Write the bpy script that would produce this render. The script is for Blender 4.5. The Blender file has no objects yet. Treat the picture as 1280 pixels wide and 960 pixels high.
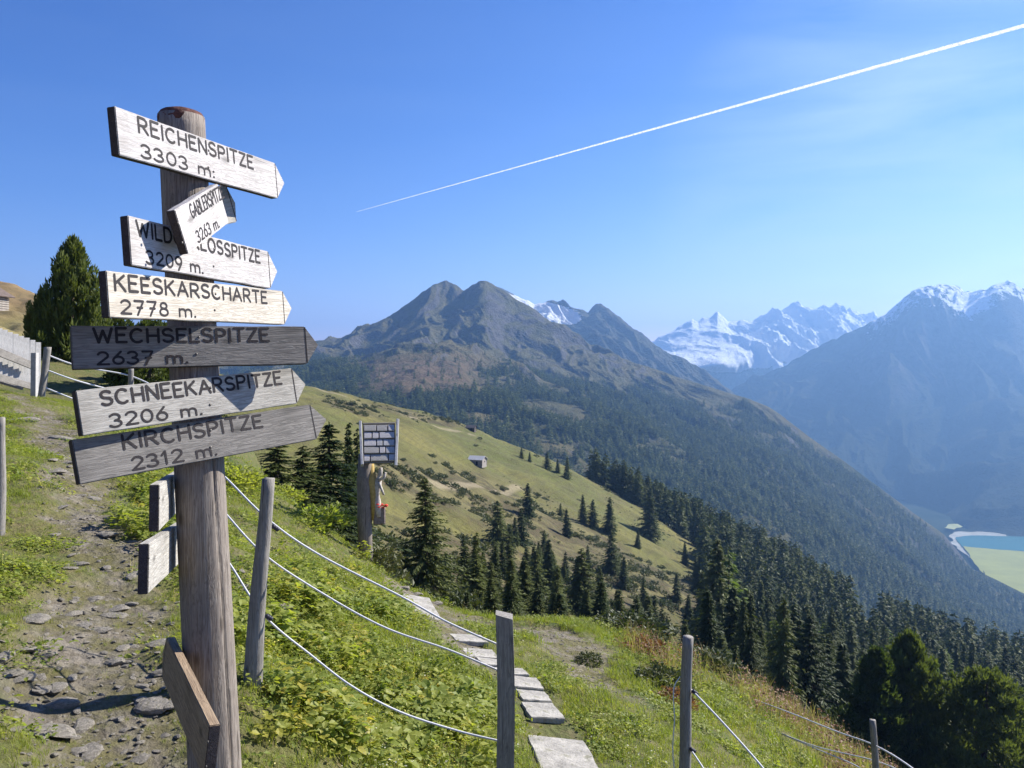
import bpy, bmesh, math, random
import numpy as np
from mathutils import Vector, Matrix
R = math.radians
random.seed(7); RNG = np.random.default_rng(11)
scene = bpy.context.scene
C = scene.collection

# ------------------------------------------------------------------ camera, sky, sun, exposure
FP, HY = 1030.0, 460.0
def P(px, py, d):                      # a pixel of the photograph and a distance ahead -> a point of the place
    return Vector(((px-640)/FP*d, d, -(py-HY)/FP*d))
cam = bpy.data.cameras.new('camera'); camo = bpy.data.objects.new('camera', cam); C.objects.link(camo)
cam.sensor_width = 36; cam.lens = 36*FP/1280; cam.shift_y = -20/1280
cam.clip_start = 0.05; cam.clip_end = 120000
camo.rotation_euler = (R(90), 0, 0); scene.camera = camo

SUN_AZ, SUN_EL = R(62), R(36)          # azimuth clockwise from straight ahead
w = bpy.data.worlds.new('World'); scene.world = w; w.use_nodes = True
nt = w.node_tree; N = nt.nodes; Lk = nt.links; N.clear()
out = N.new('ShaderNodeOutputWorld'); bg = N.new('ShaderNodeBackground'); bg.inputs['Strength'].default_value = 0.079
sky = N.new('ShaderNodeTexSky'); sky.sky_type = 'NISHITA'; sky.sun_disc = False
sky.sun_elevation = SUN_EL; sky.sun_rotation = SUN_AZ; sky.altitude = 2000; sky.air_density = 1.0; sky.dust_density = 0.3; sky.ozone_density = 2.2
# thin cirrus
tc = N.new('ShaderNodeTexCoord'); mp = N.new('ShaderNodeMapping'); mp.inputs['Scale'].default_value = (1.2, 1.2, 7.0); mp.inputs['Rotation'].default_value = (0, R(-14), R(10)); mp.inputs['Location'].default_value = (1.35, .7, 1.55)
nz = N.new('ShaderNodeTexNoise'); nz.inputs['Scale'].default_value = 2.2; nz.inputs['Detail'].default_value = 9; nz.inputs['Roughness'].default_value = 0.55; nz.inputs['Distortion'].default_value = 0.4
cr = N.new('ShaderNodeValToRGB'); cr.color_ramp.elements[0].position = 0.36; cr.color_ramp.elements[0].color = (0,0,0,1); cr.color_ramp.elements[1].position = 0.72; cr.color_ramp.elements[1].color = (1,1,1,1)
mulc = N.new('ShaderNodeMath'); mulc.operation = 'MULTIPLY'; mulc.inputs[1].default_value = 0.65
mixc = N.new('ShaderNodeMix'); mixc.data_type = 'RGBA'; mixc.inputs[7].default_value = (3.6, 4.6, 5.6, 1)
Lk.new(tc.outputs['Generated'], mp.inputs['Vector']); Lk.new(mp.outputs[0], nz.inputs['Vector']); Lk.new(nz.outputs[0], cr.inputs[0])
dp = N.new('ShaderNodeVectorMath'); dp.operation = 'DOT_PRODUCT'; dp.inputs[1].default_value = Vector((.50, 1, .20)).normalized(); Lk.new(tc.outputs['Generated'], dp.inputs[0])
cm = N.new('ShaderNodeMapRange'); cm.inputs[1].default_value = .955; cm.inputs[2].default_value = .998; Lk.new(dp.outputs['Value'], cm.inputs[0])
cq = N.new('ShaderNodeMath'); cq.operation = 'MULTIPLY_ADD'; cq.inputs[1].default_value = .95; cq.inputs[2].default_value = .05; Lk.new(cm.outputs[0], cq.inputs[0])
cx = N.new('ShaderNodeMath'); cx.operation = 'MULTIPLY'; Lk.new(cr.outputs[0], cx.inputs[0]); Lk.new(cq.outputs[0], cx.inputs[1]); Lk.new(cx.outputs[0], mulc.inputs[0]); Lk.new(mulc.outputs[0], mixc.inputs[0]); 
hs = N.new('ShaderNodeMix'); hs.data_type = 'RGBA'; hs.blend_type = 'MULTIPLY'; hs.inputs[0].default_value = 1.0; hs.inputs[7].default_value = (0.82, 0.88, 1.14, 1)
sep = N.new('ShaderNodeSeparateColor'); com = N.new('ShaderNodeCombineColor'); Lk.new(sky.outputs[0], hs.inputs[6]); Lk.new(hs.outputs[2], sep.inputs[0])
for i_, (g_, c_) in enumerate(((2.12, .30), (1.5, .41), (1.12, .68))):   # deeper, cleaner mountain air than the stock sky
    pw = N.new('ShaderNodeMath'); pw.operation = 'POWER'; pw.inputs[1].default_value = g_; ml = N.new('ShaderNodeMath'); ml.operation = 'MULTIPLY'; ml.inputs[1].default_value = c_
    Lk.new(sep.outputs[i_], pw.inputs[0]); Lk.new(pw.outputs[0], ml.inputs[0]); Lk.new(ml.outputs[0], com.inputs[i_])
Lk.new(com.outputs[0], mixc.inputs[6]); Lk.new(mixc.outputs[2], bg.inputs[0]); Lk.new(bg.outputs[0], out.inputs[0])
sd = bpy.data.lights.new('sun', 'SUN'); sd.energy = 5.0; sd.angle = R(0.5); sd.color = (1.0, 0.95, 0.86)
so = bpy.data.objects.new('sun', sd); C.objects.link(so)
SUNV = Vector((math.sin(SUN_AZ)*math.cos(SUN_EL), math.cos(SUN_AZ)*math.cos(SUN_EL), math.sin(SUN_EL)))
so.rotation_euler = SUNV.to_track_quat('Z', 'Y').to_euler()
vs = scene.view_settings; vs.view_transform = 'Standard'; vs.look = 'None'; vs.exposure = 1.2; vs.gamma = 1.0
scene.cycles.volume_bounces = 0; scene.cycles.max_bounces = 6; scene.cycles.diffuse_bounces = 2; scene.cycles.transmission_bounces = 3
scene.cycles.volume_step_rate = 10; scene.cycles.use_denoising = True
HAZE = 1.15e-4

# ------------------------------------------------------------------ numpy noise
def _h(ix, iy, s):
    n = (ix.astype(np.int64)*374761393 + iy.astype(np.int64)*668265263 + s*1442695041) & 0xffffffff
    n = ((n ^ (n >> 13))*1274126177) & 0xffffffff
    n = (n ^ (n >> 16)) & 0xffffffff
    return n/4294967295.0
def vnoise(x, y, s=0):                  # gradient noise, -1..1
    x0 = np.floor(x); y0 = np.floor(y); fx = x-x0; fy = y-y0
    u = fx*fx*fx*(fx*(fx*6-15)+10); v = fy*fy*fy*(fy*(fy*6-15)+10)
    def g(ix, iy, dx, dy):
        a = _h(ix, iy, s)*2*np.pi; return np.cos(a)*dx+np.sin(a)*dy
    a = g(x0, y0, fx, fy); b = g(x0+1, y0, fx-1, fy); c = g(x0, y0+1, fx, fy-1); d = g(x0+1, y0+1, fx-1, fy-1)
    return 1.5*((a*(1-u)+b*u)*(1-v)+(c*(1-u)+d*u)*v)
def fbm(x, y, o=5, s=0, g=0.5):
    t = 0; a = 1.0
    for i in range(o):
        t = t + a*vnoise(x*2**i, y*2**i, s+i*17); a *= g
    return t
def ridged(x, y, o=5, s=0, g=0.5):
    t = 0; a = 1.0
    for i in range(o):
        n = 1-np.abs(vnoise(x*2**i, y*2**i, s+i*31)); t = t + a*(n*n-0.5); a *= g
    return t
def sstep(a, b, x):
    t = np.clip((x-a)/(b-a), 0, 1); return t*t*(3-2*t)

class TPS:
    def __init__(s, X, z, reg=0.0):
        X = np.array(X, float); z = np.array(z, float); n = len(X); s.X = X
        K = s.k(X, X) + reg*np.eye(n); Pm = np.hstack([np.ones((n, 1)), X])
        A = np.zeros((n+3, n+3)); A[:n, :n] = K; A[:n, n:] = Pm; A[n:, :n] = Pm.T
        s.w = np.linalg.solve(A, np.concatenate([z, np.zeros(3)]))
    def k(s, A, B):
        r2 = ((A[:, None, :]-B[None])**2).sum(-1); return 0.5*r2*np.log(r2+1e-12)
    def __call__(s, x, y):
        x = np.asarray(x, float); y = np.asarray(y, float)
        Q = np.stack([x.ravel(), y.ravel()], 1); o = np.empty(len(Q))
        for i in range(0, len(Q), 20000):
            q = Q[i:i+20000]; o[i:i+20000] = s.k(q, s.X)@s.w[:-3] + s.w[-3] + q@s.w[-2:]
        return o.reshape(x.shape)

# ------------------------------------------------------------------ object helpers
def tag(o, label=None, cat=None, group=None, kind=None):
    if label: o['label'] = label
    if cat: o['category'] = cat
    if group: o['group'] = group
    if kind: o['kind'] = kind
    return o
def empty(name, loc, rz=0, **k):
    o = bpy.data.objects.new(name, None); C.objects.link(o); o.location = loc; o.rotation_euler = (0, 0, rz); o.empty_display_size = 0.1
    return tag(o, **k)
def link(name, me, mat=None, parent=None, **k):
    if mat is not None and not len(me.materials): me.materials.append(mat)
    o = bpy.data.objects.new(name, me); C.objects.link(o)
    if parent: o.parent = parent
    return tag(o, **k)
def mesh_np(name, V, Fc, smooth=False, attrs=None):
    me = bpy.data.meshes.new(name); V = np.asarray(V, np.float32); Fc = np.asarray(Fc, np.int32); n, k = Fc.shape
    me.vertices.add(len(V)); me.vertices.foreach_set('co', V.ravel())
    me.loops.add(n*k); me.loops.foreach_set('vertex_index', Fc.ravel())
    me.polygons.add(n); me.polygons.foreach_set('loop_start', np.arange(0, n*k, k, dtype=np.int32)); 
    me.update(calc_edges=True)
    me.polygons.foreach_set('use_smooth', np.full(n, smooth))
    for a, v in (attrs or {}).items():
        me.attributes.new(a, 'FLOAT', 'POINT').data.foreach_set('value', np.asarray(v, np.float32).ravel())
    me.validate(); return me
def grid_mesh(name, X, Y, Z, attrs=None, smooth=True):
    nu, nv = X.shape; idx = np.arange(nu*nv).reshape(nu, nv)
    Fc = np.stack([idx[:-1, :-1], idx[1:, :-1], idx[1:, 1:], idx[:-1, 1:]], -1).reshape(-1, 4)
    return mesh_np(name, np.stack([X, Y, Z], -1).reshape(-1, 3), Fc, smooth, attrs)
def bm_mesh(name, bm, smooth=False):
    me = bpy.data.meshes.new(name); bm.to_mesh(me); bm.free()
    if smooth: me.polygons.foreach_set('use_smooth', [True]*len(me.polygons))
    return me
def box_bm(sx, sy, sz, bev=0.0, bm=None, M=None, seg=1):
    b = bmesh.new(); bmesh.ops.create_cube(b, size=1); bmesh.ops.scale(b, vec=(sx, sy, sz), verts=b.verts)
    if bev: bmesh.ops.bevel(b, geom=b.edges[:], offset=bev, segments=seg, affect='EDGES')
    if M is not None: bmesh.ops.transform(b, matrix=M, verts=b.verts)
    if bm is None: return b
    t = bpy.data.meshes.new('t'); b.to_mesh(t); b.free(); bm.from_mesh(t); bpy.data.meshes.remove(t); return bm
def tube_mesh(name, pts, rad, seg=8, cap=True):
    pts = [Vector(p) for p in pts]; V = []; Fc = []; n = len(pts)
    rr = rad if hasattr(rad, '__len__') else [rad]*n; up = Vector((0, 0, 1)); a0 = None
    for i, p in enumerate(pts):
        t = (pts[min(i+1, n-1)]-pts[max(i-1, 0)]).normalized()
        if a0 is None: a0 = t.cross(up) if abs(t.z) < .95 else t.cross(Vector((1, 0, 0)))
        a = (a0-t*a0.dot(t)).normalized(); a0 = a; b = t.cross(a)
        for j in range(seg):
            th = 2*math.pi*j/seg; V.append(p+(a*math.cos(th)+b*math.sin(th))*rr[i])
    for i in range(n-1):
        for j in range(seg):
            Fc.append((i*seg+j, i*seg+(j+1) % seg, (i+1)*seg+(j+1) % seg, (i+1)*seg+j))
    me = bpy.data.meshes.new(name)
    if cap: Fc += [tuple(range(seg))[::-1], tuple((n-1)*seg+j for j in range(seg))]
    me.from_pydata([tuple(v) for v in V], [], Fc); me.polygons.foreach_set('use_smooth', [True]*len(me.polygons)); me.update(); return me

# ------------------------------------------------------------------ materials
def mat(name):
    m = bpy.data.materials.new(name); m.use_nodes = True; nt = m.node_tree
    b = nt.nodes['Principled BSDF']; b.inputs['Roughness'].default_value = 0.85
    b.inputs['Specular IOR Level'].default_value = 0.25
    return m, nt, b
class NB:
    """tiny node builder"""
    def __init__(s, nt): s.nt = nt; s.n = nt.nodes; s.l = nt.links
    def new(s, t, **k):
        o = s.n.new(t)
        for a, v in k.items(): setattr(o, a, v)
        return o
    def co(s, kind='Object', scale=(1, 1, 1), rot=(0, 0, 0), loc=(0, 0, 0)):
        t = s.new('ShaderNodeTexCoord'); m = s.new('ShaderNodeMapping'); m.inputs['Scale'].default_value = scale; m.inputs['Rotation'].default_value = rot; m.inputs['Location'].default_value = loc
        s.l.new(t.outputs[kind], m.inputs[0]); return m.outputs[0]
    def noise(s, v, scale, det=5, rough=0.55, dist=0.0):
        n = s.new('ShaderNodeTexNoise'); n.inputs['Scale'].default_value = scale; n.inputs['Detail'].default_value = det; n.inputs['Roughness'].default_value = rough; n.inputs['Distortion'].default_value = dist
        s.l.new(v, n.inputs['Vector']); return n.outputs[0]
    def voro(s, v, scale, feat='F1', o='Distance'):
        n = s.new('ShaderNodeTexVoronoi', feature=feat); n.inputs['Scale'].default_value = scale; s.l.new(v, n.inputs['Vector']); return n.outputs[o]
    def ramp(s, f, *stops):
        r = s.new('ShaderNodeValToRGB'); e = r.color_ramp.elements
        while len(e) < len(stops): e.new(0.5)
        for i, (p, c) in enumerate(stops):
            e[i].position = p; e[i].color = (c, c, c, 1) if not hasattr(c, '__len__') else (*c, 1)
        s.l.new(f, r.inputs[0]); return r.outputs[0]
    def mix(s, f, a, b, mode='MIX'):
        m = s.new('ShaderNodeMix', data_type='RGBA', blend_type=mode)
        for i, v in ((0, f), (6, a), (7, b)):
            if hasattr(v, 'is_output'): s.l.new(v, m.inputs[i])
            else: m.inputs[i].default_value = v if i == 0 else (*v, 1)
        return m.outputs[2]
    def math(s, op, a, b=0.0, clamp=False):
        m = s.new('ShaderNodeMath', operation=op); m.use_clamp = clamp
        for i, v in enumerate((a, b)):
            if hasattr(v, 'is_output'): s.l.new(v, m.inputs[i])
            else: m.inputs[i].default_value = v
        return m.outputs[0]
    def attr(s, a): return s.new('ShaderNodeAttribute', attribute_name=a).outputs['Fac']
    def bump(s, bsdf, h, strength=0.5, dist=0.01):
        b = s.new('ShaderNodeBump'); b.inputs['Strength'].default_value = strength; b.inputs['Distance'].default_value = dist
        s.l.new(h, b.inputs['Height']); s.l.new(b.outputs[0], bsdf.inputs['Normal'])
    def rnd(s): return s.new('ShaderNodeObjectInfo').outputs['Random']

def wood_mat(name, light, dark, axis='X', stain=0.5, ringscale=1.0):
    m, nt, b = mat(name); g = NB(nt)
    sc = {'X': (1.2, 14, 14), 'Z': (14, 14, 1.2)}[axis]
    sc2 = {'X': (3, 90, 90), 'Z': (90, 90, 3)}[axis]
    v = g.co('Object', sc); v2 = g.co('Object', sc2)
    n1 = g.noise(v, 2.4*ringscale, 4, .6, 1.6); n2 = g.noise(v2, 1.6, 5, .7, .4); n3 = g.noise(g.co('Object'), 5, 4, .6)
    rings = g.math('SINE', g.math('MULTIPLY', n1, 42.0))
    rings = g.math('ADD', g.math('MULTIPLY', rings, .5), .5)
    c = g.mix(g.ramp(n2, (.3, 0.), (.7, 1.)), dark, light)
    c = g.mix(g.math('MULTIPLY', g.math('POWER', rings, 3.), .5), c, tuple(x*.55 for x in dark))
    c = g.mix(g.ramp(n3, (.45, 0.), (.75, stain)), c, tuple(x*.6 for x in dark))
    kn = g.voro(g.co('Object', {'X': (3.2, 9, 9), 'Z': (9, 9, 3.2)}[axis], loc=(.3, .1, .7)), 1.0); c = g.mix(g.ramp(kn, (.05, .85), (.13, 0.)), c, tuple(x*.45 for x in dark))
    ck = g.noise(g.co('Object', {'X': (1.6, 60, 60), 'Z': (60, 60, 1.6)}[axis]), 1.3, 2, .5); ckr = g.ramp(ck, (.30, .8), (.345, 0.)); c = g.mix(ckr, c, tuple(x*.30 for x in dark))
    nt.links.new(c, b.inputs['Base Color'])
    h = g.math('ADD', g.math('MULTIPLY', rings, -.35), n2)
    g.bump(b, h, .55, .003); b.inputs['Roughness'].default_value = .8; return m
M_BLEACH = wood_mat('bleached_wood', (.62, .60, .60), (.40, .37, .35), stain=.35)
M_WARM = wood_mat('pale_wood', (.66, .62, .55), (.42, .37, .30), stain=.25)
M_DARKW = wood_mat('dark_weathered_wood', (.30, .28, .255), (.14, .13, .12))
M_MIDW = wood_mat('grey_weathered_wood', (.50, .48, .44), (.30, .28, .25))
M_EDGESHADE = wood_mat('edge_shade_wood', (.10, .08, .075), (.045, .035, .035))  # shade of the board ends and undersides painted in as near-black wood
M_BROWNW = wood_mat('brown_wood', (.40, .30, .20), (.20, .14, .09))
M_POST = wood_mat('post_wood', (.34, .30, .26), (.15, .12, .10), 'Z', .5)
M_FPOST = wood_mat('fence_post_wood', (.36, .34, .31), (.17, .155, .14), 'Z', .5)
M_PALE = wood_mat('paling_wood', (.56, .55, .54), (.36, .35, .34), 'Z', .4)
def plain(name, col, rough=.8, var=.3, scale=20, bump=.3, metal=0):
    m, nt, b = mat(name); g = NB(nt); n = g.noise(g.co('Object'), scale, 6, .65)
    nt.links.new(g.mix(g.ramp(n, (.3, 0.), (.7, 1.)), tuple(c*(1-var) for c in col), tuple(min(1, c*(1+var)) for c in col)), b.inputs['Base Color'])
    b.inputs['Roughness'].default_value = rough; b.inputs['Metallic'].default_value = metal
    if bump: g.bump(b, n, bump, .01)
    return m
M_LETTER = plain('routed_letter_paint', (.022, .018, .02), .7, .3, 60, .2)
M_RUST = plain('rusty_red_bark', (.105, .045, .035), .85, .6, 45, .8)
M_ROPE = plain('white_rope', (.60, .60, .62), .8, .15, 300, .2)
M_KNOT = plain('dark_insulator', (.03, .03, .045), .5, .3, 50, .1)
M_SCREW = plain('screw_steel', (.12, .11, .10), .5, .3, 100, 0, .6)
def rock_mat(name, col, scale=6):
    m, nt, b = mat(name); g = NB(nt); v = g.co('Object'); n = g.noise(v, scale, 8, .65); n2 = g.noise(v, scale*6, 5, .6)
    c = g.mix(g.ramp(n, (.35, 0.), (.65, 1.)), tuple(x*.6 for x in col), tuple(x*1.25 for x in col))
    c = g.mix(g.ramp(g.noise(v, scale*1.7, 4), (.55, 0.), (.66, .6)), c, (.10, .10, .04))
    nt.links.new(c, b.inputs['Base Color']); g.bump(b, g.math('ADD', n, n2), .6, .02); return m
M_STONE = rock_mat('path_stone', (.25, .225, .19), 9)
M_SLAB = rock_mat('slab_stone', (.35, .33, .295), 5)

def leaf_mat(name, c1, c2, trans=.35, rough=.55, hue=.12, clump=3.0):
    m, nt, b = mat(name); g = NB(nt)
    r = g.rnd(); n = g.noise(g.co('Object'), clump, 3, .6)
    f = g.math('ADD', g.math('MULTIPLY', r, .6), g.math('MULTIPLY', g.ramp(n, (.3, 0.), (.7, 1.)), .4))
    c = g.mix(f, c1, c2); nt.links.new(c, b.inputs['Base Color']); b.inputs['Roughness'].default_value = rough; b.inputs['Specular IOR Level'].default_value = .12 if 'need' in name else .3
    if trans:
        t = g.new('ShaderNodeBsdfTranslucent'); ms = g.new('ShaderNodeMixShader'); ms.inputs[0].default_value = trans
        nt.links.new(g.mix(1., c, (1.5, 1.6, .7), 'MULTIPLY'), t.inputs[0])
        nt.links.new(b.outputs[0], ms.inputs[1]); nt.links.new(t.outputs[0], ms.inputs[2])
        nt.links.new(ms.outputs[0], nt.nodes['Material Output'].inputs[0])
    return m
M_NEEDLE = leaf_mat('spruce_needles', (.016, .034, .012), (.13, .145, .042), .18)
M_LARCH = leaf_mat('larch_needles', (.11, .16, .035), (.16, .20, .05), .3)
M_PINE = leaf_mat('stone_pine_needles', (.022, .045, .013), (.17, .19, .05), .3, clump=12.0)
M_BARK = plain('bark', (.085, .065, .05), .9, .4, 12, .6)
M_GRASS = leaf_mat('grass_blades', (.14, .195, .028), (.30, .30, .06), .42)
M_DRYG = leaf_mat('dry_grass_blades', (.20, .19, .08), (.32, .27, .13), .35)
M_LEAF = leaf_mat('herb_leaves', (.12, .18, .03), (.34, .34, .07), .45)
M_LEAFY = leaf_mat('yellowing_leaves', (.30, .30, .05), (.45, .36, .06), .45)
M_SHRUB = leaf_mat('shrub_leaves', (.035, .055, .02), (.12, .12, .05), .2)
M_RUSTLEAF = leaf_mat('rusty_leaves', (.16, .07, .04), (.26, .14, .07), .3)

# ------------------------------------------------------------------ near hill (one sheet of ground under and around the camera)
NC = [P(*a) for a in [(275, 1085, 2.95), (100, 900, 3.7), (0, 960, 3.0), (100, 700, 6.3), (110, 600, 9.4), (60, 530, 17), (30, 497, 24), (0, 485, 27), (0, 670, 6.6),
    (315, 848, 4.3), (630, 1040, 4.2), (855, 1020, 5.0), (1095, 1040, 8), (705, 945, 6.05), (677, 890, 6.85), (660, 855, 7.5), (600, 822, 8.4), (520, 748, 11.5),
    (458, 702, 13), (640, 778, 13), (740, 788, 15), (830, 806, 13), (900, 855, 11), (960, 900, 10), (1020, 960, 8.7), (700, 830, 9.6), (800, 880, 8.2), (900, 940, 7.3),
    (300, 575, 16), (370, 635, 14), (230, 585, 14.5), (300, 700, 7.4), (225, 650, 9), (100, 508, 25), (160, 515, 25), (210, 548, 20), (400, 760, 7.6), (460, 870, 5.6), (540, 800, 8.0), (480, 960, 4.6), (560, 840, 15.5), (640, 870, 16.5), (460, 775, 17), (380, 700, 19), (740, 880, 18.5), (850, 905, 16), (310, 620, 22)]]
NC += [Vector(a) for a in [(0, 0, -1.62), (-2, 0, -1.25), (-5, 0, -.6), (2.2, 0, -2.4), (5, 1, -4.0), (0, -4, -1.5), (-5, -4, -.4), (5, -4, -4.2), (-1.2, 1.2, -1.5), (-9, 5, -.4), (-14, 12, -.2), (-20, 22, .8), (-22, 33, 1.2), (-14, 33, -.8),
    (-3, 28, -8.5), (4, 26, -12), (12, 20, -13), (16, 10, -12), (14, 2, -9.5), (-6, 38, -8), (-9, 28, -2.6), (4, 34, -13)]]
_near = TPS([(p.x, p.y) for p in NC], [p.z for p in NC], .02)
PATHL = [P(*a) for a in [(60, 1100, 2.2), (110, 960, 3.1), (130, 880, 3.9), (140, 780, 5.0), (140, 700, 6.3), (120, 640, 7.8), (105, 590, 9.8), (80, 560, 12.5), (60, 530, 17), (20, 515, 21), (-40, 505, 24)]]
SLABL = [P(*a) for a in [(760, 1100, 4.4), (705, 945, 6.05), (677, 890, 6.85), (660, 855, 7.5), (600, 822, 8.4), (560, 785, 9.8), (520, 748, 11.5), (500, 735, 13)]]
DIRTL = [P(*a) for a in [(560, 752, 12.2), (620, 790, 11), (690, 800, 11.2), (740, 850, 9.0), (790, 900, 7.8)]]
def dist_line(x, y, L):
    d = np.full(np.shape(x), 1e9)
    for a, b in zip(L[:-1], L[1:]):
        ax, ay, bx, by = a.x, a.y, b.x, b.y; l2 = (bx-ax)**2+(by-ay)**2
        t = np.clip(((x-ax)*(bx-ax)+(y-ay)*(by-ay))/l2, 0, 1)
        d = np.minimum(d, np.hypot(x-ax-t*(bx-ax), y-ay-t*(by-ay)))
    return d
def path_mask(x, y):
    n = fbm(x*.9, y*.9, 4, 5)*.28
    d = dist_line(x, y, PATHL)+n*.9; a = 1-sstep(.16, .56, d)
    d2 = dist_line(x, y, SLABL)+n*.4; b = (1-sstep(.22, .40, d2))*.95*sstep(7.2, 8.4, y)
    d3 = dist_line(x, y, DIRTL)+n*1.3; wd_ = .15+.45*sstep(9, 12, y); c = (1-sstep(wd_, wd_+.35, d3))*sstep(7.5, 9, y)
    return np.clip(np.maximum(np.maximum(a, b), c), 0, 1)
def zn(x, y):
    x = np.asarray(x, float); y = np.asarray(y, float)
    pm = path_mask(x, y)
    z = _near(x, y) + fbm(x*.35, y*.35, 3, 2)*.09*sstep(2, 8, np.hypot(x, y))
    z = z + fbm(x*1.6, y*1.6, 4, 3)*(.035-.01*pm) - .05*sstep(.2, .9, pm) + pm*ridged(x*5, y*5, 3, 9)*.018
    return z
def axis(lo, hi, n, c, k):
    t = np.linspace(-1, 1, n); s = np.sinh(t*k)/np.sinh(k)
    return np.where(s < 0, c+(c-lo)*s, c+(hi-c)*s)
gx = axis(-34, 24, 420, -.6, 2.2); gy = axis(-6, 46, 460, 4.5, 2.4)
GX, GY = np.meshgrid(gx, gy, indexing='ij'); GZ = zn(GX, GY)
edge = np.maximum(np.maximum(sstep(17, 24, GX), sstep(18.5, 28, GY)*sstep(-12.5, -8, GX)), sstep(38, 46, GY))
GZ = GZ - edge*14
m, nt_, b = mat('alpine_turf'); g = NB(nt_)
v = g.co('Object'); n1 = g.noise(v, .8, 6, .6); n2 = g.noise(v, 7, 7, .65); n3 = g.noise(v, 45, 5, .7); pa = g.attr('path'); st = g.attr('stony')
gr = g.mix(g.ramp(n1, (.35, 0.), (.65, 1.)), (.06, .085, .018), (.13, .125, .038))
gr = g.mix(g.ramp(n2, (.45, 0.), (.68, .75)), gr, (.16, .12, .065))
so1 = g.mix(g.ramp(n2, (.35, 0.), (.62, 1.)), (.085, .066, .038), (.20, .168, .125))
vd = g.voro(v, 13, 'F1', 'Color'); so1 = g.mix(.22, so1, g.ramp(vd, (.2, (.14, .13, .11)), (.9, (.42, .40, .37))))
so1 = g.mix(g.ramp(n3, (.5, 0.), (.7, .45)), so1, (.13, .11, .08))
so1 = g.mix(g.ramp(g.noise(v, 2.6, 6, .6), (.42, 0.), (.56, .85)), so1, (.105, .095, .03))
f = g.math('MULTIPLY', pa, g.ramp(g.math('ADD', g.math('MULTIPLY', n2, .5), g.math('MULTIPLY', pa, .5)), (.40, 0.), (.52, 1.)))
f = g.math('MINIMUM', g.math('MULTIPLY', pa, 1.6), g.math('ADD', f, .25))
nt_.links.new(g.mix(g.math('MULTIPLY', pa, f, True), gr, so1), b.inputs['Base Color'])
g.bump(b, g.math('ADD', g.math('ADD', n3, n2), g.voro(v, 16)), .8, .03); M_TURF = m
PM = path_mask(GX, GY)
ground = link('ground', grid_mesh('ground', GX, GY, GZ, {'path': PM, 'stony': PM}), M_TURF, kind='structure')

# ------------------------------------------------------------------ the slope of alpine meadow and forest below (20 m - 1.3 km)
MC = [(385, 488, 380), (300, 480, 330), (500, 512, 450), (600, 541, 500), (700, 585, 520), (800, 632, 520), (870, 668, 500), (597, 582, 375), (450, 530, 260), (450, 600, 180), (500, 650, 150), (600, 655, 230), (700, 655, 300),
      (800, 682, 350), (600, 722, 120), (700, 745, 150), (800, 765, 200), (850, 705, 330), (900, 765, 280), (1000, 770, 380), (1000, 860, 170), (1100, 860, 230), (1100, 985, 78), (1225, 990, 82), (1012, 912, 95), (533, 737, 55), (410, 690, 45),
      (340, 690, 40), (655, 775, 80), (740, 800, 75), (840, 850, 70), (920, 890, 75), (1300, 960, 170), (1300, 885, 260), (1200, 835, 380), (1100, 785, 480), (950, 708, 520), (250, 600, 50), (100, 540, 50), (-60, 500, 60), (-200, 480, 120), (100, 470, 200), (-200, 440, 400), (150, 470, 400),
      (640, 860, 40), (500, 830, 35), (800, 980, 35), (1000, 1080, 35), (1300, 1150, 45), (1600, 1050, 200), (1600, 950, 450), (400, 920, 22), (700, 1000, 22), (1200, 1400, 22), (0, 620, 22),
      (400, 560, 750), (600, 650, 800), (800, 740, 800), (1000, 830, 800), (1250, 950, 800), (150, 520, 700), (400, 690, 1150), (700, 780, 1150), (1000, 860, 1150), (1300, 1000, 1150), (100, 600, 1100), (1600, 1100, 1100)]
_mid = TPS([((a-640)/FP*1.5, math.log(d)) for a, c, d in MC], [-(c-HY)/FP for a, c, d in MC], .01)
def zm(x, y):
    x = np.asarray(x, float); y = np.maximum(np.asarray(y, float), 1)
    z = y*_mid(x/y*1.5, np.log(y))
    am = sstep(30, 200, y)
    return z + am*(fbm(x/60, y/60, 4, 21)*3.2 + fbm(x/13, y/13, 3, 22)*.7) + fbm(x/4, y/4, 2, 24)*.12
def scr(x, y, z): return 640+FP*x/y, HY-FP*z/y
def ell(px, py, cx, cy, rx, ry, rot=0, s=.5):
    c, sn = math.cos(R(rot)), math.sin(R(rot)); dx, dy = px-cx, py-cy
    q = np.hypot((dx*c+dy*sn)/rx, (-dx*sn+dy*c)/ry); return 1-sstep(1-s, 1+s, q)
uu = np.linspace(-1.0, 1.05, 520); vv = np.exp(np.linspace(math.log(19), math.log(1300), 520))
U, V = np.meshgrid(uu, vv, indexing='ij'); MX = U*V; MY = V; MZ = zm(MX, MY)
px, py = scr(MX, MY, MZ)
def heath_mask(px, py, x, y):
    h = np.maximum.reduce([ell(px, py, 700, 735, 190, 38, 8), ell(px, py, 560, 690, 120, 22, 8)*.9, ell(px, py, 560, 610, 110, 26, 14), ell(px, py, 650, 650, 90, 30, 20), ell(px, py, 740, 690, 80, 26, 25), ell(px, py, 820, 735, 70, 30, 25), ell(px, py, 620, 730, 110, 30, 10),
                           ell(px, py, 480, 590, 60, 25, 0), ell(px, py, 440, 510, 40, 6, 14), ell(px, py, 520, 520, 60, 5, 14), ell(px, py, 920, 780, 90, 50, 20)])
    return np.clip(h*1.35+fbm(x/22, y/22, 4, 41)*.7-.16, 0, 1)
HEA = heath_mask(px, py, MX, MY)
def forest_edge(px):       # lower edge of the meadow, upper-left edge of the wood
    return np.interp(px, [380, 640, 690, 720, 790, 850, 880, 890, 930], [0, 0, 560, 590, 628, 668, 690, 740, 2000])
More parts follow.
